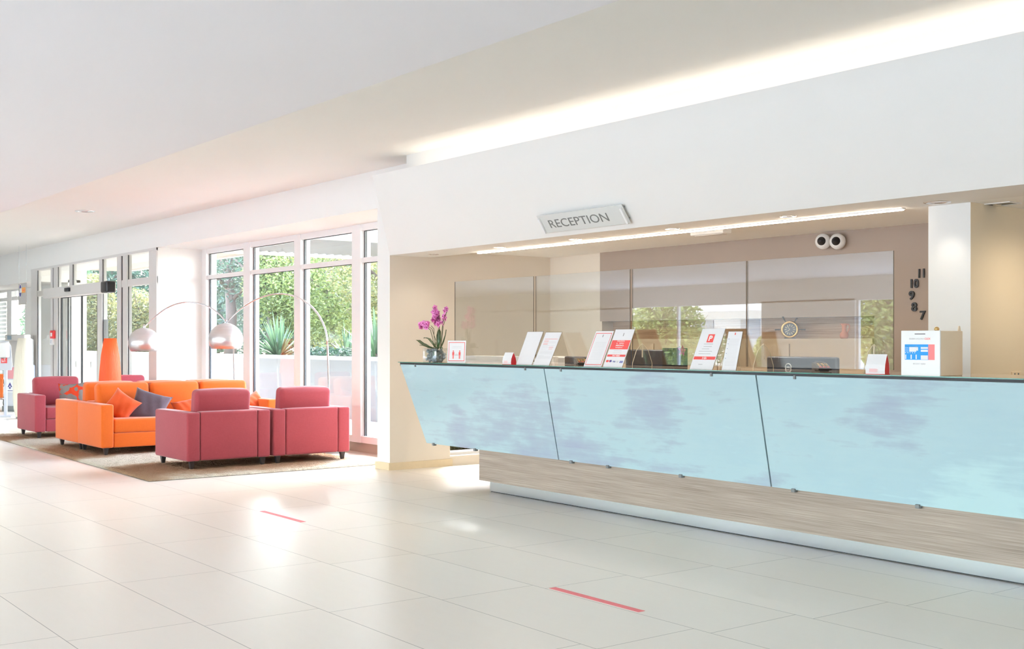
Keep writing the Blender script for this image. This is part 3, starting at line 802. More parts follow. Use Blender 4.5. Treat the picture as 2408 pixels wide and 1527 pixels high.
# ------------------------------------------------------------------ behind the desk
def monitor(px0, px1, ytop, Y, label, logo=False, zb=.74):
    a = atY(px0, ytop, Y); b = atY(px1, ytop, Y); w = b.x - a.x; h = a.z - zb
    t = thing('computer_monitor', label, 'monitor', ((a.x + b.x) / 2, Y, zb), 0, 'monitors seen from behind over the desk')
    hh = .17
    m = MB().rbox(0, 0, h - hh, w / 2, .022, hh, .018); m.rbox(0, .012, h - hh, w / 2 - .03, .025, hh - .03, .02)
    m.build('display_back', 'monitor_black', t)
    MB().rbox(0, .03, (h - hh) / 2, .03, .012, (h - hh) / 2, .008).build('stand_neck', 'monitor_black', t)
    MB().rbox(0, .03, .008, .11, .09, .008, .006).build('stand_foot', 'monitor_black', t)
    if logo:
        mt = Matrix.Translation((-w * .17, -.023, h - .078))
        text('DELL', .038, .014, name='logo_lettering', mat='ink_white', bold=.05, parent=t, mtx=mt)
        MB().tube([(math.cos(2 * PI * k / 36) * .026, 0, math.sin(2 * PI * k / 36) * .026) for k in range(37)], .0036, 6, mat=mt, cap=False).build('logo_ring', 'ink_white', t)
monitor(1806, 1972, 838, 6.72, 'black monitor back with a white ring logo behind the desk', True)
monitor(1330, 1392, 838, 6.8, 'black monitor back right of the white printer')
monitor(1474, 1566, 822, 6.78, 'black monitor back behind the payment notice')
a = atY(1268, 838, 6.8); b = atY(1333, 838, 6.8)
t = thing('printer', 'white office printer behind the tariff sheet', 'printer', ((a.x + b.x) / 2, 6.8, .74)); h = a.z - .74; w = b.x - a.x
MB().rbox(0, .12, h / 2, w / 2, .15, h / 2, .02).build('body', 'plastic_white', t)
MB().box(-.08, .02, -.033, -.028, h - .085, h - .078).build('paper_slot', 'grey_dark', t)
MB().rbox(0, -.06, h * .6, w * .35, .05, .008, .006).build('paper_tray', 'plastic_white', t)
# tall back cabinet with the display niche above
t = thing('back_cabinet', 'tan wall cabinet under the display niche behind the desk', 'cabinet', (-7.74, 8.38, 0))
MB().box(-1.74, 1.74, -.02, .19, 0, 1.325).build('carcass', 'cabinet_tan', t)
MB().box(-1.74, 1.74, -.025, .19, 1.325, 1.357).build('cabinet_top', 'cabinet_tan', t)
for k in range(4):
    d = MB().box(-1.73 + .87 * k, -1.73 + .87 * k + .855, -.04, -.02, .08, 1.31).build('cabinet_door', 'cabinet_tan', t)
    MB().box(-1.73 + .87 * k + .8, -1.73 + .87 * k + .812, -.055, -.04, .6, .75).build('handle', 'steel', d)
# ship wheel clock
p = atY(1858, 777, 8.4); t = thing('ship_wheel_clock', 'small brass ship-wheel clock standing in the niche left of the jug', 'clock', (p.x, 8.40, 1.357), R(30))
zc = .082; mt = Matrix.Translation((0, 0, zc)) @ Matrix.Rotation(PI / 2, 4, 'X')
MB().lathe([(.055, -.02), (.08, -.02), (.08, .02), (.055, .02)], 32, mt, cap=False).build('wheel_body', 'dark_wood', t)
MB().lathe([(.058, .018), (.062, .03), (.074, .03), (.08, .018)], 32, mt, cap=False).build('brass_ring', 'brass', t)
MB().lathe([(.0005, .012), (.06, .012), (.06, .016), (.0005, .016)], 32, mt).build('dial', 'clock_face', t)
m = MB()
for k in range(12): m.box(-.003, .003, .03, .048, .0165, .018, mat=mt @ Matrix.Rotation(k * PI / 6, 4, 'Z'))
m.box(-.002, .002, 0, .04, .0185, .0195, mat=mt @ Matrix.Rotation(.6, 4, 'Z')); m.box(-.002, .002, 0, .028, .0185, .0195, mat=mt @ Matrix.Rotation(2.2, 4, 'Z'))
m.build('hour_marks', 'cream', t)
for k in range(6):
    if k == 4: continue
    a_ = PI / 6 + k * PI / 3 - PI / 6 + (0)
    if abs(math.sin(a_) + .87) < .1: continue
    rmx = mt @ Matrix.Rotation(a_, 4, 'Z') @ Matrix.Rotation(PI / 2, 4, 'Y')
    MB().lathe([(.004, .07), (.004, .09), (.008, .1), (.006, .12), (.009, .132), (.004, .138)], 10, rmx).build('spoke_handle', 'dark_wood', t)
MB().rbox(0, 0, .006, .05, .02, .006, .003).build('foot', 'dark_wood', t)
# terracotta jug
p = atY(1985, 778, 8.4); t = thing('terracotta_jug', 'small terracotta jug standing in the niche right of the clock', 'jug', (p.x, 8.40, 1.357), R(25))
MB().lathe([(.026, 0), (.034, .008), (.038, .028), (.033, .048), (.02, .06), (.018, .085), (.02, .112), (.03, .13), (.027, .128), (.016, .11), (.014, .085)], 24).build('jug_body', 'terracotta', t)
MB().tube([(.018, 0, .115), (.036, 0, .124), (.046, 0, .11), (.042, 0, .085), (.032, 0, .062), (.03, 0, .05)], .0055, 8).build('jug_handle', 'terracotta', t)
MB().add([(-.02, -.012, .122), (-.02, .012, .122), (-.043, 0, .136), (-.02, 0, .112)], [(0, 1, 2), (0, 2, 3), (1, 3, 2)]).build('jug_spout', 'terracotta', t)
# ball spotlights
for px, lb in ((1944, 'left white ball spotlight with a black centre on the brown wall'), (1978, 'right white ball spotlight with a black centre on the brown wall')):
    p = atY(px, 569, 8.38); t = thing('ball_spotlight', lb, 'wall light', (p.x, 8.38, p.z), 0, 'pair of ball spotlights')
    mt = Matrix.Rotation(R(20), 4, 'Z') @ Matrix.Rotation(PI / 2, 4, 'X')
    MB().lathe([(.02, -.03), (.058, -.012), (.07, .012), (.067, .035), (.05, .056), (.036, .064)], 28, Matrix.Translation((0, -.04, 0)) @ mt).build('ball_shell', 'plastic_white', t)
    MB().lathe([(.0005, .058), (.037, .06), (.037, .068), (.024, .074), (.018, .1), (.0005, .104)], 24, Matrix.Translation((0, -.04, 0)) @ mt).build('black_lens', 'black_plastic', t)
    MB().lathe([(.03, 0), (.03, .03)], 16, Matrix.Rotation(PI / 2, 4, 'X')).build('wall_mount', 'plastic_white', t)
# adhesive wall clock numerals
cxk, czk = atY(2195, 692, 8.38).x, atY(2195, 692, 8.38).z
t = thing('wall_clock', 'black clock numerals seven to eleven on the brown wall beside the pier', 'clock', (cxk, 8.378, czk))
for s_, px, py in (('11', 2168, 643), ('10', 2152, 667), ('9', 2145, 695), ('8', 2151, 722), ('7', 2171, 742)):
    p = atY(px, py, 8.378); text(s_, (.056 if s_ == '11' else .074) if len(s_) > 1 else .052, .074, ext=.012, bold=.03, name='numeral', mat='black_plastic', parent=t, mtx=Matrix.Translation((p.x - cxk, 0, p.z - czk)))
# black planter with a magenta orchid
p = atY(1587, 866, 6.62); t = thing('planter', 'tall black planter with one magenta bloom left of the parking notice', 'plant', (p.x, 6.62, .74)); h = atY(1587, 819, 6.62).z - .74
MB().prism([(-.07, 0), (.075, 0), (.07, h), (-.07, h)], 'y', -.07, .07).build('planter_box', 'black_plastic', t)
MB().tube([(.02, 0, h), (.06, 0, h + .012), (.1, -.02, h - .01), (.11, -.02, h - .09)], .0035, 6).build('flower_stem', 'stem', t)
fm = MB()
for k in range(5):
    a_ = 2 * PI * k / 5 + .2; d = Vector((math.cos(a_), -.2, math.sin(a_))); s_ = Vector((-math.sin(a_), 0, math.cos(a_)))
    fm.add([Vector((0, 0, 0)), d * .022 + s_ * .014, d * .048, d * .022 - s_ * .014], [(0, 1, 2, 3)], True)
fm.lathe([(.001, 0), (.009, .004), (.003, .014)], 8, Matrix.Rotation(PI / 2, 4, 'X'))
fm.build('bloom', 'petal_dark', t, (.135, -.05, h - .02))

# ------------------------------------------------------------------ sign, downlights, strip under the fascia
nrm = Vector((0, -.725, -.5)).normalized(); upv = Vector((0, -.5, .725)).normalized()
P0 = Vector((0, 6.28, 2.22)) + nrm * .03
def onf(px, py):
    d = Vector(ray(px, py)); o_ = Vector((0, 0, H)); k = (P0 - o_).dot(nrm) / d.dot(nrm); return o_ + d * k
q = [onf(*a_) for a_ in ((1267, 510), (1466, 478), (1477, 523), (1280, 552))]
ctr = sum(q, Vector()) / 4; wS = ((q[1] - q[0]).length + (q[2] - q[3]).length) / 2; hS = (q[0] - q[3]).dot(upv) * .5 + (q[1] - q[2]).dot(upv) * .5
mr = Matrix((Vector((1, 0, 0)), -nrm, upv)).transposed().to_4x4()
t = thing('reception_sign', 'pale acrylic RECEPTION sign on the slanted fascia', 'sign'); t.matrix_world = Matrix.Translation(ctr) @ mr
simple('sign_acrylic', (216, 217, 213), .3, 0, .5, var=0)
MB().rbox(0, 0, 0, wS / 2, .004, hS / 2, .003).build('plaque', 'sign_acrylic', t)
c1, c2 = onf(1300, 541), onf(1432, 513)
cx_ = ((c1 + c2) / 2 - ctr).x; cz_ = (((onf(1300, 528) + onf(1432, 513)) / 2) - ctr).dot(upv)
text('RECEPTION', c2.x - c1.x, hS * .44, ext=.002, bold=-.004, name='lettering', mat='letter_grey', parent=t, mtx=Matrix.Translation((cx_, -.004, -hS * .02)))
for sg in (-1, 1):
    MB().rbox(sg * (wS / 2 - .02), -.012, -.01, .011, .009, hS * .42, .004).build('end_bar', 'plastic_white', t)
    for zz in (-.3, .3): MB().lathe([(.008, 0), (.008, .03)], 12, Matrix.Translation((sg * (wS / 2 - .02), .03, zz * hS)) @ Matrix.Rotation(PI / 2, 4, 'X')).build('standoff', 'steel', t)
dl = None
def downlight(p, label, r=.05, group='recessed downlights under the soffit'):
    t = thing('recessed_downlight', label, 'ceiling light', p, 0, group)
    MB().lathe([(r * .8, .03), (r * .82, 0), (r * .86, -.004), (r * 1.1, -.004), (r * 1.12, .001)], 28, cap=False).build('trim_ring', 'chrome', t)
    MB().lathe([(.001, -.001), (r * .8, -.001), (r * .8, .001), (.001, .001)], 20).build('reflector', 'chrome', t)
    return t
for (px, py), lb in zip(((1020, 598.5), (1180, 582), (1360, 563), (1580, 538), (1850, 508.5)), ('leftmost', 'second', 'third', 'fourth', 'fifth')):
    p = atZ(px, py, ZB); downlight((p.x, 6.56, ZB), '%s recessed downlight from the left column under the soffit' % lb)
    spot('downlight', (p.x, 6.56, ZB - .01), 6 if px < 1100 else 28, WARM, 130)
p = atZ(2204, 476, ZB); downlight((p.x, p.y, ZB), 'large chrome downlight in the soffit in front of the pier', .075)
spot('downlight', (p.x, p.y, ZB - .01), 6, (1, .93, .82), 90)
q = [atZ(a_, b_, ZB) for a_, b_ in ((2318, 480), (2345, 484), (2392, 478), (2362, 474.5))]
t = thing('ceiling_grille', 'black square recessed spotlight box in the soffit right of the pier', 'ceiling light', ((q[0] + q[2]) / 2))
MB().box(-.085, .085, -.06, .06, -.004, .004).build('black_box', 'black_plastic', t)
m = MB(); m.box(-.1, .1, -.075, -.06, -.006, .002); m.box(-.1, .1, .06, .075, -.006, .002); m.box(-.1, -.085, -.06, .06, -.006, .002); m.box(.085, .1, -.06, .06, -.006, .002)
m.build('frame', 'wall_white', t); MB().lathe([(.02, -.012), (.028, -.004), (.028, 0)], 16, Matrix.Translation((-.03, 0, 0))).build('lamp_head', 'chrome', t)
pl = Vector((-3.6, 7.25, ZB)); downlight(pl, 'warm lit downlight at the right edge above the ochre wall', .06)
spot('wall_washer', (pl.x, pl.y, ZB - .02), 26, (1, .84, .62), 165, 1, .05, (0, 0, 0))
a, b = atZ(1100, 596, 2.205), atZ(2123, 494.5, 2.205)
t = thing('light_strip', 'long warm light strip along the inner edge of the soffit', 'ceiling light', ((a.x + b.x) / 2, 6.752, 2.2))
hw = (b.x - a.x) / 2
MB().box(-hw, hw, .0, .035, .012, .02).build('profile', 'wall_white', t); MB().box(-hw + .01, hw - .01, .003, .03, .006, .012).build('diffuser', 'led_warm', t)
a, b = atZ(1615, 552, 2.25), atZ(1703, 545, 2.25)
t = thing('emergency_light', 'white emergency light box under the alcove ceiling', 'emergency light', ((a.x + b.x) / 2, 7.35, 2.29))
MB().rbox(0, 0, -.025, (b.x - a.x) / 2, .055, .025, .01).build('housing', 'plastic_white', t); MB().rbox(0, 0, -.045, (b.x - a.x) / 2 - .03, .035, .012, .008).build('lens', 'frame_grey', t)
p = atZ(200, 497, ZC); downlight((p.x, p.y, ZC), 'flush white ring light in the bright ceiling near the entrance', .12, 'lobby ceiling lights')
p = atY(2388, 881, 7.3); p = atX(2388, 881, -4.162)
t = thing('wall_socket', 'pale double socket low on the ochre wall at the right edge', 'socket', (-4.162, p.y, p.z))
MB().rbox(.004, 0, 0, .004, .055, .02, .003).build('plate', 'box_beige', t); 
for yy in (-.022, .022): MB().box(.008, .0086, yy - .008, yy + .008, -.009, .009).build('outlet', 'grey_dark', t)
# ------------------------------------------------------------------ lounge furniture (local frame faces +X)
def seat_unit(name, label, cat, W_, fab, ncush, group, loc, rz, aw=.145):
    t = thing(name, label, cat, loc, rz, group); D = .456; hw = W_ / 2; iw = hw - aw
    for sg in (-1, 1):
        MB().rbox(0, sg * (hw - aw / 2), .332, D, aw / 2 - .001, .25, .022, (0, .004, .004)).build('armrest', fab, t)
    MB().rbox(-D + .075, 0, .335, .074, iw - .002, .25, .022, (.004, 0, .004)).build('back_panel', fab, t)
    MB().rbox(.06, 0, .165, D - .085, iw - .003, .083, .015).build('base', fab, t)
    MB().rbox(.09, 0, .33, D - .115, iw - .004, .082, .03, (.008, 0, .012)).build('seat_cushion', fab, t)
    cw = 2 * iw / ncush
    for k in range(ncush):
        mt = Matrix.Translation((-.215, -iw + cw * (k + .5), .6)) @ Matrix.Rotation(R(-7), 4, 'Y')
        MB().rbox(0, 0, 0, .085, cw / 2 - .004 if ncush > 1 else iw - .01, .205, .05, (.03, .0, .012), 3, mat=mt).build('back_cushion', fab, t)
    for sx in (-1, 1):
        for sy in (-1, 1):
            MB().lathe([(.022, 0), (.037, .085)], 4, Matrix.Translation((sx * (D - .06), sy * (hw - .07), .0)) @ Matrix.Rotation(PI / 4, 4, 'Z'), smooth=False).build('leg', 'dark_wood', t)
    return t
RZ = .022
ga = 'plum armchairs around the orange sofas'
ch = seat_unit('armchair', 'plum armchair seen from behind, the nearer to the rug corner', 'armchair', .925, 'fabric_plum', 1, ga, (-11.918, 5.006, RZ), PI)
dup(ch, (-11.918, 5.965, RZ), PI, 'plum armchair seen from behind next to the white column')
dup(ch, (-16.865, 4.845, RZ), 0, 'plum armchair with the patterned pillow facing the sofas, beside the white cone lamp')
dup(ch, (-16.95, 5.83, RZ), 0, 'plum armchair mostly hidden behind the sofas, in front of the orange cone lamp')
sf = seat_unit('sofa', 'front orange three-seat sofa with orange and mauve pillows', 'sofa', 2.21, 'fabric_orange', 3, 'orange sofas back to back', (-13.938, 5.434, RZ), 0)
dup(sf, (-14.838, 5.434, RZ), PI, 'rear orange three-seat sofa standing behind the front one, facing the entrance')

def pillow(name, label, fab, loc, size, rot, th=.075, corner=.12):
    N = 18; vs = []; fs = []
    for side in (1, -1):
        for i in range(N + 1):
            for j in range(N + 1):
                u = -1 + 2 * i / N; v = -1 + 2 * j / N
                pu = u * (1 - corner * (1 - v * v) * abs(u)); pv = v * (1 - corner * (1 - u * u) * abs(v))
                z = th * ((1 - u ** 4) * (1 - v ** 4)) ** .6
                z *= 1 + .10 * math.sin(7 * u + 3 * v + size * 9) * (u * u) + .05 * math.sin(11 * v - 4 * u)
                vs.append((pu * size, pv * size, side * z))
    n2 = (N + 1) ** 2
    for i in range(N):
        for j in range(N):
            a = i * (N + 1) + j; q = (a, a + N + 1, a + N + 2, a + 1)
            fs.append(q); fs.append(tuple(k + n2 for k in q[::-1]))
    m = MB().add(vs, fs, True); o = m.build(name, fab, None, loc)
    bm = bmesh.new(); bm.from_mesh(o.data); bmesh.ops.remove_doubles(bm, verts=bm.verts, dist=.0005); bmesh.ops.recalc_face_normals(bm, faces=bm.faces); bm.to_mesh(o.data); bm.free()
    o.rotation_euler = rot; return tag(o, label, 'pillow', 'pillows on the lounge seats')
def pil(px, py, X, name, label, fab, size, yaw, tilt, roll, dz=0, th=.075):
    p = atX(px, py, X); e = (Matrix.Rotation(R(yaw), 4, 'Z') @ Matrix.Rotation(R(90 - tilt), 4, 'Y') @ Matrix.Rotation(R(roll), 4, 'Z')).to_euler()
    return pillow(name, label, fab, (p.x, p.y, p.z + dz), size, e, th)
pil(284, 956, -13.86, 'pillow', 'orange pillow leaning at the left end of the front sofa', 'fabric_rust', .175, -22, 24, -36)
pil(350, 958, -13.82, 'pillow', 'mauve grey pillow leaning on the front sofa beside the orange pillow', 'fabric_mauve', .22, -18, 32, -20)
pil(441, 968, -13.82, 'pillow', 'dark orange pillow half hidden behind the nearer armchair', 'fabric_rust', .165, -10, 30, 12)
pil(598, 955, -13.82, 'pillow', 'orange pillow at the right end of the front sofa between the armchairs', 'fabric_rust', .17, 14, 25, 20)
pil(171, 932, -16.62, 'pillow', 'red and grey patterned pillow on the armchair facing the sofas', 'fabric_pattern', .20, -30, 20, 4)

# rug
m = MB(); x0, x1, y0, y1 = -17.55, -10.9, 3.99, 6.55; nx, ny = 330, 128; rr = random.Random(11); vs = []; fs = []
for i in range(nx + 1):
    for j in range(ny + 1):
        e = i in (0, nx) or j in (0, ny)
        vs.append((x0 + (x1 - x0) * i / nx + (0 if e else rr.uniform(-.006, .006)), y0 + .08 * (i / nx - .5) * -1 + (y1 - y0) * j / ny + (0 if e else rr.uniform(-.006, .006)), .004 if e else .014 + rr.random() * .014))
for i in range(nx):
    for j in range(ny):
        a = i * (ny + 1) + j; fs.append((a, a + ny + 1, a + ny + 2, a + 1))
m.add(vs, fs, True); o = m.build('rug', 'rug'); tag(o, 'shaggy brown and cream striped rug under the sofas and armchairs', 'rug')
# floor tape
for (xa_, ya_, xb, yb), lb in (((612, 1203, 718, 1228), 'red tape strip on the floor nearer to the rug'), ((1293, 1384, 1515, 1438), 'red tape strip on the floor in front of the desk')):
    a, b = atZ(xa_, ya_, 0), atZ(xb, yb, 0)
    o = MB().box(0, b.x - a.x, -.022, .022, 0, .0012).build('floor_tape', 'tape_red', None, (a.x, (a.y + b.y) / 2, 0.0002)); tag(o, lb, 'tape', 'distance tapes on the floor')

# arc lamps
def arc_lamp(label, base, pole_top, shade_top, rad, apex):
    t = thing('arc_floor_lamp', label, 'floor lamp', base, 0, 'arc lamps behind the sofas'); b = Vector(base)
    MB().lathe([(.001, 0), (.16, 0), (.16, .05), (.15, .06), (.001, .06)], 32).build('base', 'steel', t)
    pt = Vector(pole_top) - b; st_ = Vector(shade_top) - b; ap = Vector(apex) - b
    MB().tube([(0, 0, .05), pt * .5 + Vector((0, 0, .02)), pt], .012, 10).build('pole', 'chrome', t)
    pts = []
    c0 = pt + Vector((0, 0, (ap.z - pt.z) * .75)); 
    K = [pt - Vector((0, 0, .15)), pt, pt.lerp(ap, .33) + Vector((0, 0, (ap.z - pt.z) * .33)) - (ap - pt) * .10 * 1, None, ap, None, st_, st_ + (st_ - ap) * .2]
    # quarter-ellipse up from the pole, then a flatter fall to the shade
    h = Vector((ap.x - pt.x, ap.y - pt.y, 0)); 
    for k in range(15):
        u = k / 14 * PI / 2; pts.append(pt + h * (1 - math.cos(u)) + Vector((0, 0, (ap.z - pt.z) * math.sin(u))))
    h2 = Vector((st_.x - ap.x, st_.y - ap.y, 0))
    for k in range(1, 13):
        u = k / 12; pts.append(ap + h2 * u + Vector((0, 0, (st_.z - ap.z) * u ** 2.0)))
    MB().tube(pts, [.011] * 12 + [.0095] * 15, 10).build('arc', 'chrome', t)
    s_ = MB(); prof = [(rad * math.sin(R(a_)), -rad * .98 + rad * math.cos(R(a_)) * .98) for a_ in (4, 15, 28, 42, 56, 70, 84, 98, 112, 124)]; prof += [(r_ - .006, z_) for r_, z_ in prof[:0:-1]]
    s_.lathe(prof, 40, Matrix.Translation(st_), cap=False); s_.build('lamp_shade', 'shade_metal', t)
    MB().lathe([(.014, -.01), (.02, .0), (.018, .02), (.01, .05)], 16, Matrix.Translation(st_)).build('shade_cap', 'chrome', t)
    MB().lathe([(.001, -.24), (.035, -.22), (.045, -.18), (.03, -.11), (.018, -.06), (.016, -.03)], 16, Matrix.Translation(st_)).build('bulb', 'plastic_white', t)
def shade_at(px, py, t_): d = Vector(ray(px, py)); return Vector((0, 0, H)) + d * t_
s2 = shade_at(531, 760, 15.2); p2 = atY(777, 918, 6.72); ptop = atY(770, 812, 6.72); ap2 = atY(655, 691, 6.42)
arc_lamp('arc floor lamp by the window above the sofas, nearer to the white column', (p2.x, 6.72, 0), (ptop.x, 6.72, ptop.z), tuple(s2), .22, tuple(ap2))
s1 = shade_at(339, 771, 16.3); p1 = atY(555, 900, 6.72); ptop = atY(549, 815, 6.72); ap1 = atY(442, 711, 6.3)
arc_lamp('arc floor lamp with its dome hanging in front of the entrance', (p1.x, 6.72, 0), (ptop.x, 6.72, ptop.z), tuple(s1), .215, tuple(ap1))
# cone lamps
def cone_lamp(loc, mat, label, rt, rm, h):
    t = thing('cone_floor_lamp', label, 'floor lamp', loc, 0, 'pleated cone lamps at the entrance')
    MB().lathe([(rm * .72, .03), (rm * .9, h * .12), (rm, h * .28), (rm * .98, h * .42), (rm * .88, h * .62), (rm * .74, h * .82), (rt, h), (rt * .9, h), (rt * .9, h - .02)], 192, cap=False, rib=.014, ribn=2).build('lamp_shade', mat, t)
    MB().lathe([(.001, 0), (rm * .7, 0), (rm * .7, .03), (.001, .03)], 32).build('base', 'steel', t)
p = atZ(55, 985, 0); cone_lamp((atY(54.5, 900, 5.45).x, 5.45, 0), 'cone_white', 'tall white pleated cone lamp left of the entrance door', .085, .165, 1.385)
p = atY(259, 800, 5.62); cone_lamp((p.x, 5.62, 0), 'cone_orange', 'tall orange pleated cone lamp behind the plum armchair in front of the door', .085, .17, 1.375)

# ------------------------------------------------------------------ things by the entrance
p = atY(11, 982, 5.32)
t = thing('sanitizer_stand', 'pale grey hand sanitizer stand with a red sign at the left edge', 'sanitizer stand', (p.x, 5.32, 0), R(48))
MB().rbox(0, 0, .012, .2, .16, .012, .008).build('base_plate', 'plastic_grey', t); MB().rbox(.02, .0, .45, .027, .018, .43, .006).build('post', 'plastic_grey', t)
MB().prism([(-.19, .82), (.13, .82), (.15, .9), (.12, 1.25), (.07, 1.33), (-.06, 1.33), (-.16, 1.1)], 'y', -.02, -.006).build('back_board', 'plastic_grey', t)
MB().rbox(.02, -.075, 1.18, .095, .055, .135, .03).build('dispenser', 'plastic_white', t); MB().rbox(.02, -.08, 1.04, .03, .03, .01, .006).build('nozzle', 'grey_dark', t)
b_ = MB().box(-.055, .055, -.026, -.02, .945, 1.045).build('red_sign', 'red_plastic', t)
k = MB(); k.box(-.035, -.005, -.028, -.026, .965, .975); k.box(-.035, -.028, -.028, -.026, .965, 1.01); k.box(.0, .03, -.028, -.026, 1.015, 1.022); k.lathe([(.012, 0), (.018, 0), (.018, .001), (.012, .001)], 16, Matrix.Translation((.008, -.027, .985)) @ Matrix.Rotation(PI / 2, 4, 'X'), cap=False); k.build('pictogram', 'ink_white', b_)
p = atZ(38, 957, 0); 
t = thing('ticket_kiosk', 'grey self-service kiosk with sloping top and pink panel behind the white cone lamp', 'kiosk', (atY(47, 900, 6.0).x, 6.0, 0), R(35))
MB().rbox(0, 0, .05, .25, .2, .05, .01).build('plinth', 'grey_dark', t)
MB().rbox(0, 0, .48, .22, .17, .40, .02).build('cabinet_body', 'plastic_grey', t)
MB().prism([(-.19, .86), (.14, .86), (.14, 1.36), (-.03, 1.42), (-.06, 1.3)], 'x', -.2, .2).build('sloping_top', 'sign_grey', t)
MB().rbox(0, -.06, 1.4, .23, .09, .06, .02).build('head_bar', 'sign_grey', t); MB().box(-.16, -.07, -.155, -.148, 1.36, 1.44).build('scanner', 'window_dark', t)
MB().box(-.19, .19, -.176, -.17, .62, .84).build('pink_panel', 'pink_panel', t); MB().box(-.19, .19, -.176, -.17, .36, .6).build('white_panel', 'plastic_white', t)
k = MB(); k.prism([(-.13, .46), (-.08, .55), (-.03, .46), (-.055, .46), (-.08, .505), (-.105, .46)], 'y', -.179, -.176); k.lathe([(.001, 0), (.02, 0), (.02, .002), (.001, .002)], 12, Matrix.Translation((-.08, -.177, .445)) @ Matrix.Rotation(PI / 2, 4, 'X')); k.box(-.16, .1, -.179, -.176, .385, .395); k.build('pictogram', 'sign_navy', t)
# luggage trolley
p = atY(14, 960, 6.2)
t = thing('luggage_trolley', 'metal luggage trolley with an orange panel at the left edge behind the sanitizer stand', 'trolley', (p.x, 6.2, 0), R(15))
fr = MB()
for y_ in (-.22, .22):
    fr.tube([(-.45, y_, .16), (.42, y_, .16), (.55, y_, .3)], .014); fr.tube([(-.42, y_, .16), (-.5, y_, .6), (-.56, y_, .95)], .014)
for x_, z_ in ((-.45, .16), (.0, .16), (.42, .16), (-.5, .6), (-.56, .95)): fr.tube([(x_, -.22, z_), (x_, .22, z_)], .012)
fr.build('tube_frame', 'steel', t)
MB().rbox(-.47, 0, .45, .012, .2, .2, .01, mat=Matrix.Translation((0, 0, 0))).build('orange_panel', 'orange_plastic', t)
MB().rbox(.05, -.235, .38, .26, .01, .19, .008).build('orange_side_panel', 'orange_plastic', t)
for x_ in (-.36, .36):
    for y_ in (-.2, .2):
        w_ = MB().lathe([(.03, -.02), (.085, -.02), (.09, 0), (.085, .02), (.03, .02)], 20, Matrix.Translation((x_, y_, .09)) @ Matrix.Rotation(PI / 2, 4, 'X')).build('wheel', 'black_plastic', t)
        MB().lathe([(.001, -.022), (.05, -.022), (.05, .022), (.001, .022)], 16, Matrix.Translation((x_, y_, .09)) @ Matrix.Rotation(PI / 2, 4, 'X')).build('hub', 'steel', w_)
# hanging sign
a = atY(44, 668, 5.9); b = atY(62.5, 716, 5.9)
t = thing('hanging_sign', 'grey hanging sign with a blue oval and an orange square left of the entrance', 'sign', ((a.x + b.x) / 2, 5.9, b.z))
w, h = (b.x - a.x), a.z - b.z
MB().box(-w / 2, w / 2, -.006, .006, 0, h).build('panel', 'sign_grey', t)
MB().box(-.02, w * .4, -.009, -.006, h * .55, h * .8).build('orange_square', 'sign_orange', t)
MB().box(w * .02, w * .36, -.010, -.009, h * .655, h * .69).build('orange_lettering', 'ink_red', t)
ov = Matrix.Translation((-w * .22, -.008, h * .66)) @ Matrix.Diagonal((1, 1, 1.7, 1)) @ Matrix.Rotation(PI / 2, 4, 'X')
MB().lathe([(.001, 0), (.075, 0), (.075, .002), (.001, .002)], 28, ov).build('white_oval', 'plastic_white', t)
ov2 = Matrix.Translation((-w * .22, -.0105, h * .66)) @ Matrix.Diagonal((1, 1, 1.7, 1)) @ Matrix.Rotation(PI / 2, 4, 'X')
k = MB(); R_ = .066
k.add([(ov2 @ Vector((R_ * math.cos(u), R_ * math.sin(u) if False else 0, 0))) for u in (0,)], [])
def seg(u0, u1):
    pts = [(R_ * math.cos(u0 + (u1 - u0) * i / 14), 1.7 * R_ * math.sin(u0 + (u1 - u0) * i / 14)) for i in range(15)]
    return pts
for u0, u1 in ((R(25), R(155)), (R(200), R(340))):
    k.prism([(-w * .22 + a_, h * .66 + b2) for a_, b2 in seg(u0, u1)], 'y', -.0115, -.0095)
k.build('blue_oval', 'sign_navy', t)
for x_ in (-w / 2 + .02, w / 2 - .02): MB().tube([(x_, 0, h), (x_, 0, ZC - b.z)], .002, 6).build('wire', 'steel', t)
# fire call point and switch on the door post
p = atY(126, 787, YL - .01)
t = thing('fire_call_point', 'red fire call point on the grey door post', 'call point', (p.x, YL, p.z))
MB().rbox(0, -.025, 0, .1, .025, .075, .012).build('red_case', 'red_plastic', t); MB().box(-.05, .05, -.053, -.05, -.035, .03).build('push_panel', 'plastic_white', t)
p = atY(124, 804, YL - .01)
t = thing('door_switch', 'white switch box below the red call point', 'switch', (p.x, YL, p.z)); MB().rbox(0, -.02, 0, .09, .02, .06, .01).build('case', 'plastic_white', t); MB().rbox(.0, -.042, 0, .03, .004, .03, .003).build('button', 'plastic_grey', t)
# notice on the side pane of the door
p = atY(248, 780, YL + .045); o = MB().box(-.13, .13, -.001, .001, -.2, .2).build('door_notice', 'paper', None, (p.x, YL + .047, p.z)); tag(o, 'white paper notice stuck to the glass beside the orange cone lamp', 'notice')
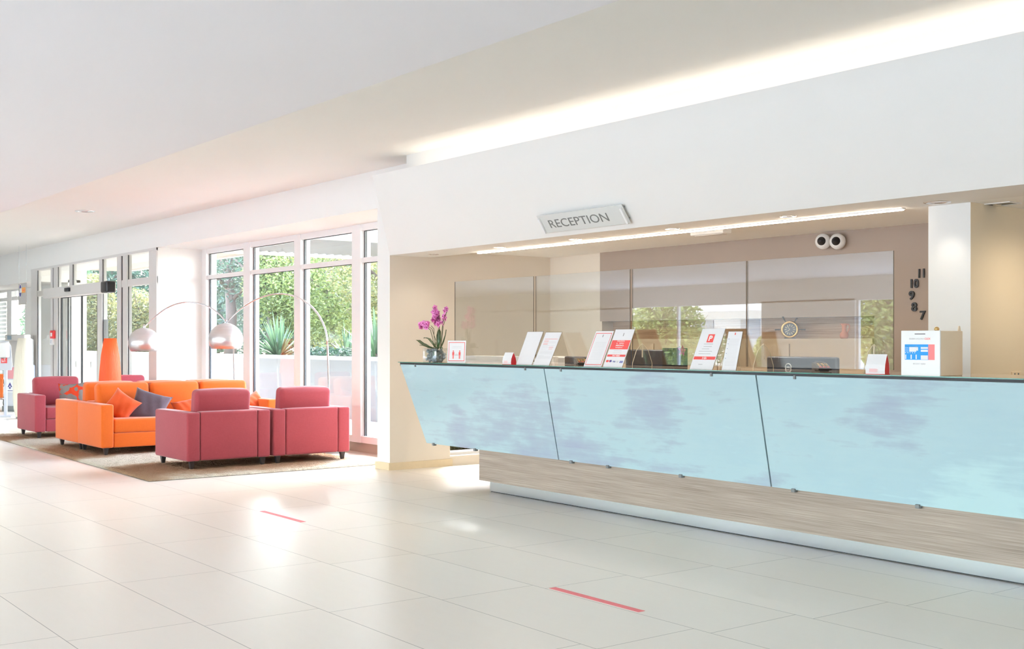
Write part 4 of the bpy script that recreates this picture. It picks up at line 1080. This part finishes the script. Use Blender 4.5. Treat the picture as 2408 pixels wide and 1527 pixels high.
# ------------------------------------------------------------------ outside
struct('ground', MB().box(-90, 40, 7.25, 60, -.12, -.02), 'terrace')
struct('ground_front', MB().box(-120, 40, -60, -10.2, -.12, -.02), 'terrace')
struct('planting_strip', MB().box(-12.4, -10.64, 7.26, 9, -.02, .06), 'soil')
t = thing('parapet_wall', 'low white garden wall with a pale cap outside the windows', 'garden wall', (-25, 10, 0))
MB().box(-35, 27, 0, .2, -.02, 1.0).build('wall_body', 'concrete_white', t); MB().box(-35, 27, -.04, .24, 1.0, 1.06).build('cap', 'frame_white', t)
struct('planting_bed', MB().box(-60, 5, 10.2, 40, -.02, .8), 'soil')
t = thing('entrance_wall', 'beige rendered wall standing outside the left half of the door', 'outside wall', (0, 0, 0))
xa_, xb = atY(84, 700, 8.6).x, atY(184, 700, 8.6).x
MB().box(xa_ - 1, xb, 8.6, 8.8, -.02, 3.4).build('wall_body', 'stucco_beige', t)
MB().box(xb - .08, xb, 8.57, 8.6, -.02, 3.4).build('corner_trim', 'frame_white', t)
t = thing('entrance_canopy', 'pale flat canopy above the entrance door outside', 'canopy', (0, 0, 0))
MB().box(-27.5, -19.55, 7.3, 9.2, 2.98, 3.2).build('canopy_slab', 'stucco_beige', t); MB().box(-27.5, -19.5, 9.2, 9.3, 2.94, 3.24).build('canopy_edge', 'frame_white', t)
# pergola with louvres
t = thing('pergola', 'white pergola with dark louvre slats outside the big window', 'pergola', (-17.6, 10.5, 0))
for x_ in (-1.75, 1.75): MB().box(x_ - .07, x_ + .07, -3.24, 3.2, 2.88, 3.06).build('beam', 'frame_white', t)
for y_ in (-2.8, 3.06): MB().box(-1.68, 1.68, y_, y_ + .14, 2.9, 3.04).build('beam', 'frame_white', t)
for i in range(34):
    MB().box(-1.68, 1.68, -.075, .075, -.008, .008, mat=Matrix.Translation((0, -2.55 + .165 * i, 2.97)) @ Matrix.Rotation(R(-28), 4, 'X')).build('louvre', 'louvre_grey', t)
# louvred shutter outside the left window
a = atY(-6, 900, 7.9); b = atY(19, 900, 7.9)
t = thing('louvre_shutter', 'white louvred shutter outside the window at the left edge', 'shutter', (b.x, 7.9, 0)); wv = 1.6
MB().box(-wv, 0, -.03, .03, -.02, .1).build('bottom_rail', 'frame_white', t); MB().box(-wv, 0, -.03, .03, 2.5, 2.6).build('top_rail', 'frame_white', t)
for x_ in (-wv, -.05): MB().box(x_, x_ + .05, -.03, .03, .1, 2.5).build('stile', 'frame_white', t)
for i in range(22): MB().box(-wv + .05, -.05, -.06, .06, -.006, .006, mat=Matrix.Translation((0, 0, .15 + .108 * i)) @ Matrix.Rotation(R(-35), 4, 'X')).build('slat', 'louvre_pale', t)

def leaves(n, blobs, size, rr, name='crown'):
    vs = []; fs = []
    tot = sum(b[1][0] * b[1][1] * b[1][2] for b in blobs)
    for c_, r_ in blobs:
        for _ in range(int(n * r_[0] * r_[1] * r_[2] / tot)):
            while True:
                u = Vector((rr.uniform(-1, 1), rr.uniform(-1, 1), rr.uniform(-1, 1)))
                if .25 < u.length < 1: break
            p = Vector((c_[0] + u.x * r_[0], c_[1] + u.y * r_[1], c_[2] + u.z * r_[2]))
            a = Vector((rr.gauss(0, 1), rr.gauss(0, 1), rr.gauss(0, .7))).normalized(); b = a.cross(Vector((rr.gauss(0, 1), rr.gauss(0, 1), rr.gauss(0, 1)))).normalized()
            s = size * rr.uniform(.6, 1.3); k = len(vs)
            nn = a.cross(b) * s * .15
            vs += [p - a * s * .5, p + b * s * .24 + nn, p + a * s * .5, p - b * s * .24 + nn]; fs.append((k, k + 1, k + 2, k + 3))
    m = MB(); m.add(vs, fs); return m
def tree(label, cat, x, y, z0, trunk_h, trunk_r, blobs, n, size, mat, seed, name='garden_tree', group='trees and shrubs outside the windows'):
    rr = random.Random(seed); t = thing(name, label, cat, (x, y, z0), 0, group)
    if trunk_h:
        m = MB(); m.tube([(0, 0, 0), (.05, .03, trunk_h * .4), (-.04, 0, trunk_h * .75), (0, 0, trunk_h)], [trunk_r, trunk_r * .85, trunk_r * .7, trunk_r * .5], 12)
        for k in range(5):
            a = rr.uniform(0, 6.3); h0 = trunk_h * rr.uniform(.5, .95); r0 = max(b[1][0] for b in blobs) * .6
            m.tube([(0, 0, h0), (math.cos(a) * r0 * .5, math.sin(a) * r0 * .5, h0 + .4 * r0), (math.cos(a) * r0, math.sin(a) * r0, h0 + .9 * r0)], [trunk_r * .4, trunk_r * .25, trunk_r * .1], 6)
        m.build('trunk', 'bark', t)
    leaves(n, blobs, size, rr).build('crown', mat, t)
def px(x, Y): return atY(x, 700, Y).x
# seen through the big window
tree('tall dark tree with a thick trunk behind the left pane of the big window', 'tree', px(540, 13), 13, .7, 3.3, .17, [((0, .6, 2.7), (2.0, 1.2, 1.2)), ((-.9, 1.2, 1.4), (1.4, .8, 1.6)), ((1.0, 1.5, 2.0), (1.5, 1, 1.9))], 15000, .115, 'leaf_deep', 1)
tree('yellow-green leafy tree with a brown trunk behind the second pane of the big window', 'tree', px(640, 13.5), 13.5, .7, 3.0, .2, [((.5, 0, 2.2), (1.3, 1, 1.0)), ((.2, .5, 3.0), (1.6, 1.2, .85)), ((.9, -.2, 1.4), (.8, .7, .7))], 10000, .1, 'leaf_yellow', 2)
tree('broad pale yellow-green tree filling the third pane of the big window', 'tree', px(775, 14), 14, .7, 3.4, .16, [((0, 0, 2.2), (2.2, 1.4, 1.6)), ((-.8, .3, 1.2), (1.1, 1, 1.0)), ((1.1, -.2, 1.2), (1.2, .9, 1.0))], 17000, .1, 'leaf_yellow', 3)
tree('bright leafy tree behind the narrow right pane of the big window', 'tree', px(900, 13.5), 13.5, .7, 3.2, .15, [((0, 0, 2.4), (1.6, 1.2, 1.4)), ((.2, .2, 1.2), (1.2, 1, .9))], 9000, .1, 'leaf_rust', 4)
tree('far dark evergreen behind the yellow-green tree', 'tree', px(650, 20), 20, .7, 4, .3, [((0, 0, 2.5), (4.5, 2, 2.5))], 9000, .3, 'leaf_deep', 5)
tree('far pale green tree behind the third pane', 'tree', px(830, 21), 21, .7, 4, .3, [((0, 0, 2.6), (5, 2, 2.6))], 9000, .3, 'leaf_green', 6)
tree('far grey-green tree behind the left pane', 'tree', px(500, 21), 21, .7, 4, .3, [((0, 0, 2.7), (4.5, 2, 2.7))], 9000, .3, 'leaf_green', 16)
tree('low clipped hedge on the planting bed behind the third pane', 'hedge', px(775, 11.2), 11.2, .8, 0, 0, [((-.4, 0, .22), (1.0, .4, .2)), ((.8, 0, .2), (.9, .4, .2))], 2600, .09, 'leaf_deep', 7, 'hedge')
def spiky(label, x, y, z0, n, L, seed):
    rr = random.Random(seed); t = thing('yucca_plant', label, 'plant', (x, y, z0), 0, 'spiky plants on the planting bed'); m = MB()
    for k in range(n):
        a = rr.uniform(0, 2 * PI); el = rr.uniform(.15, 1.5); l = L * rr.uniform(.6, 1.1); w = .03 * rr.uniform(.7, 1.3)
        d = Vector((math.cos(a) * math.cos(el), math.sin(a) * math.cos(el), math.sin(el))); sd = d.cross(Vector((0, 0, 1))).normalized() * w
        o_ = len(m.v); P = [Vector((0, 0, .15)) + d * l * q - Vector((0, 0, .25 * l * q * q * math.cos(el))) for q in (0, .35, .7, 1)]
        vs = []
        for q, ww in zip(P, (.8, 1, .7, .05)): vs += [q - sd * ww, q + sd * ww]
        m.add(vs, [(0, 1, 3, 2), (2, 3, 5, 4), (4, 5, 7, 6)])
    m.build('blades', 'blade_green', t)
    MB().tube([(0, 0, 0), (0, 0, .3)], [.12, .09], 10).build('stem', 'bark', t)
spiky('large spiky yucca behind the second pane of the big window', px(655, 11.3), 11.3, .8, 110, 1.0, 8)
spiky('spiky yucca behind the narrow right pane of the big window', px(882, 11.2), 11.2, .8, 90, 1.0, 9)
spiky('small spiky plant behind the third pane near the mullion', px(815, 12.0), 12.0, .8, 70, .8, 19)
# seen through the door and the left window
tree('glossy variegated bush behind the middle panes of the entrance door', 'shrub', px(222, 11.2), 11.2, .7, 2.2, .1, [((0, 0, 1.2), (1.1, .7, 1.5)), ((.9, .3, .7), (.9, .6, .9)), ((-.6, .2, 1.8), (.8, .6, .9))], 10000, .11, 'leaf_rust', 10, 'garden_shrub')
tree('dense leafy bush behind the right pane of the entrance door', 'shrub', px(325, 11.6), 11.6, .7, 1.8, .1, [((0, 0, .9), (1.3, .7, 1.1)), ((-.8, .2, 1.3), (.9, .6, .9))], 9000, .11, 'leaf_rust', 11, 'garden_shrub')
tree('tall dark tree above the bush behind the right pane of the entrance door', 'tree', px(310, 17), 17, .7, 5, .25, [((0, 0, 2.6), (3.2, 1.5, 2.6))], 6000, .24, 'leaf_deep', 12)
tree('tall dark tree behind the middle panes of the entrance door', 'tree', px(215, 17.5), 17.5, .7, 5, .25, [((0, 0, 2.4), (3.0, 1.5, 2.6))], 5200, .24, 'leaf_green', 17)
tree('pale green tree behind the hanging sign in the left window', 'tree', px(48, 10), 10.8, .7, 3, .15, [((0, 0, 1.0), (1.6, .7, 1.6))], 3800, .16, 'leaf_green', 13)
tree('low hedge outside the small floor-level window under the desk', 'hedge', -11.25, 7.85, -.02, 0, 0, [((.1, 0, .22), (.5, .62, .3)), ((.05, .1, .6), (.42, .62, .4))], 14000, .06, 'leaf_rust', 14, 'hedge')
# garden across the lobby, seen mirrored in the acrylic screens
for i, (x, y, w_, h_, mt_, lb) in enumerate(((-36, -24, 3.0, 1.5, 'leaf_green', 'round green shrub mirrored in the second screen'), (-29.5, -17, 1.6, 2.6, 'leaf_yellow', 'yellow-green tree mirrored at the left of the third screen'), (-25, -19, 1.3, 1.1, 'leaf_green', 'low shrub mirrored in the middle of the third screen'),
        (-27.6, -22, .9, 3.0, 'leaf_deep', 'slim dark conifer mirrored in the third screen in front of the building'), (-22.6, -15.5, 1.2, 1.3, 'leaf_yellow', 'low yellow-green shrub mirrored at the right of the third screen'), (-24.0, -22, 1.5, 3.4, 'leaf_green', 'green tree mirrored right of the building in the third screen'),
        (-18.6, -15, 1.3, 3.0, 'leaf_yellow', 'pale tree mirrored at the left edge of the rightmost screen'), (-15.4, -16, 1.6, 2.6, 'leaf_green', 'green tree mirrored at the right edge of the rightmost screen'), (-44, -30, 3, 4, 'leaf_deep', 'dark tree mirrored in the second screen behind the shrub'))):
    tree(lb, 'tree', x, y, -.02, h_ * .8, .1, [((0, 0, h_ * .72), (w_, w_ * .6, h_ * .62))], 3400, .2, mt_, 30 + i, 'garden_tree', 'garden trees across the lobby')
t = thing('apartment_building', 'white building mirrored in the acrylic screens across the garden', 'building', (-47, -36, 0))
MB().box(-14, 12, -6, 0, 0, 14).build('facade', 'frame_white', t)
for k in range(6):
    for j in range(4): MB().box(-12 + 4 * k, -10 + 4 * k, 0, .04, .9 + 3.2 * j, 2.5 + 3.2 * j).build('window', 'window_dark', t)
for j in range(1, 4): MB().box(-14, 12, 0, .9, 3.2 * j - .25, 3.2 * j).build('balcony_slab', 'frame_white', t)

# ------------------------------------------------------------------ picture settings
S.view_settings.view_transform = 'Standard'; S.view_settings.look = 'None'; S.view_settings.gamma = 1; S.view_settings.use_curve_mapping = False
S.view_settings.exposure = 0.13
cy = S.cycles; cy.max_bounces = 14; cy.diffuse_bounces = 7; cy.glossy_bounces = 6; cy.transmission_bounces = 8; cy.transparent_max_bounces = 24
cy.sample_clamp_indirect = 6; cy.use_denoising = True; cy.caustics_reflective = False; cy.caustics_refractive = False; cy.blur_glossy = .5
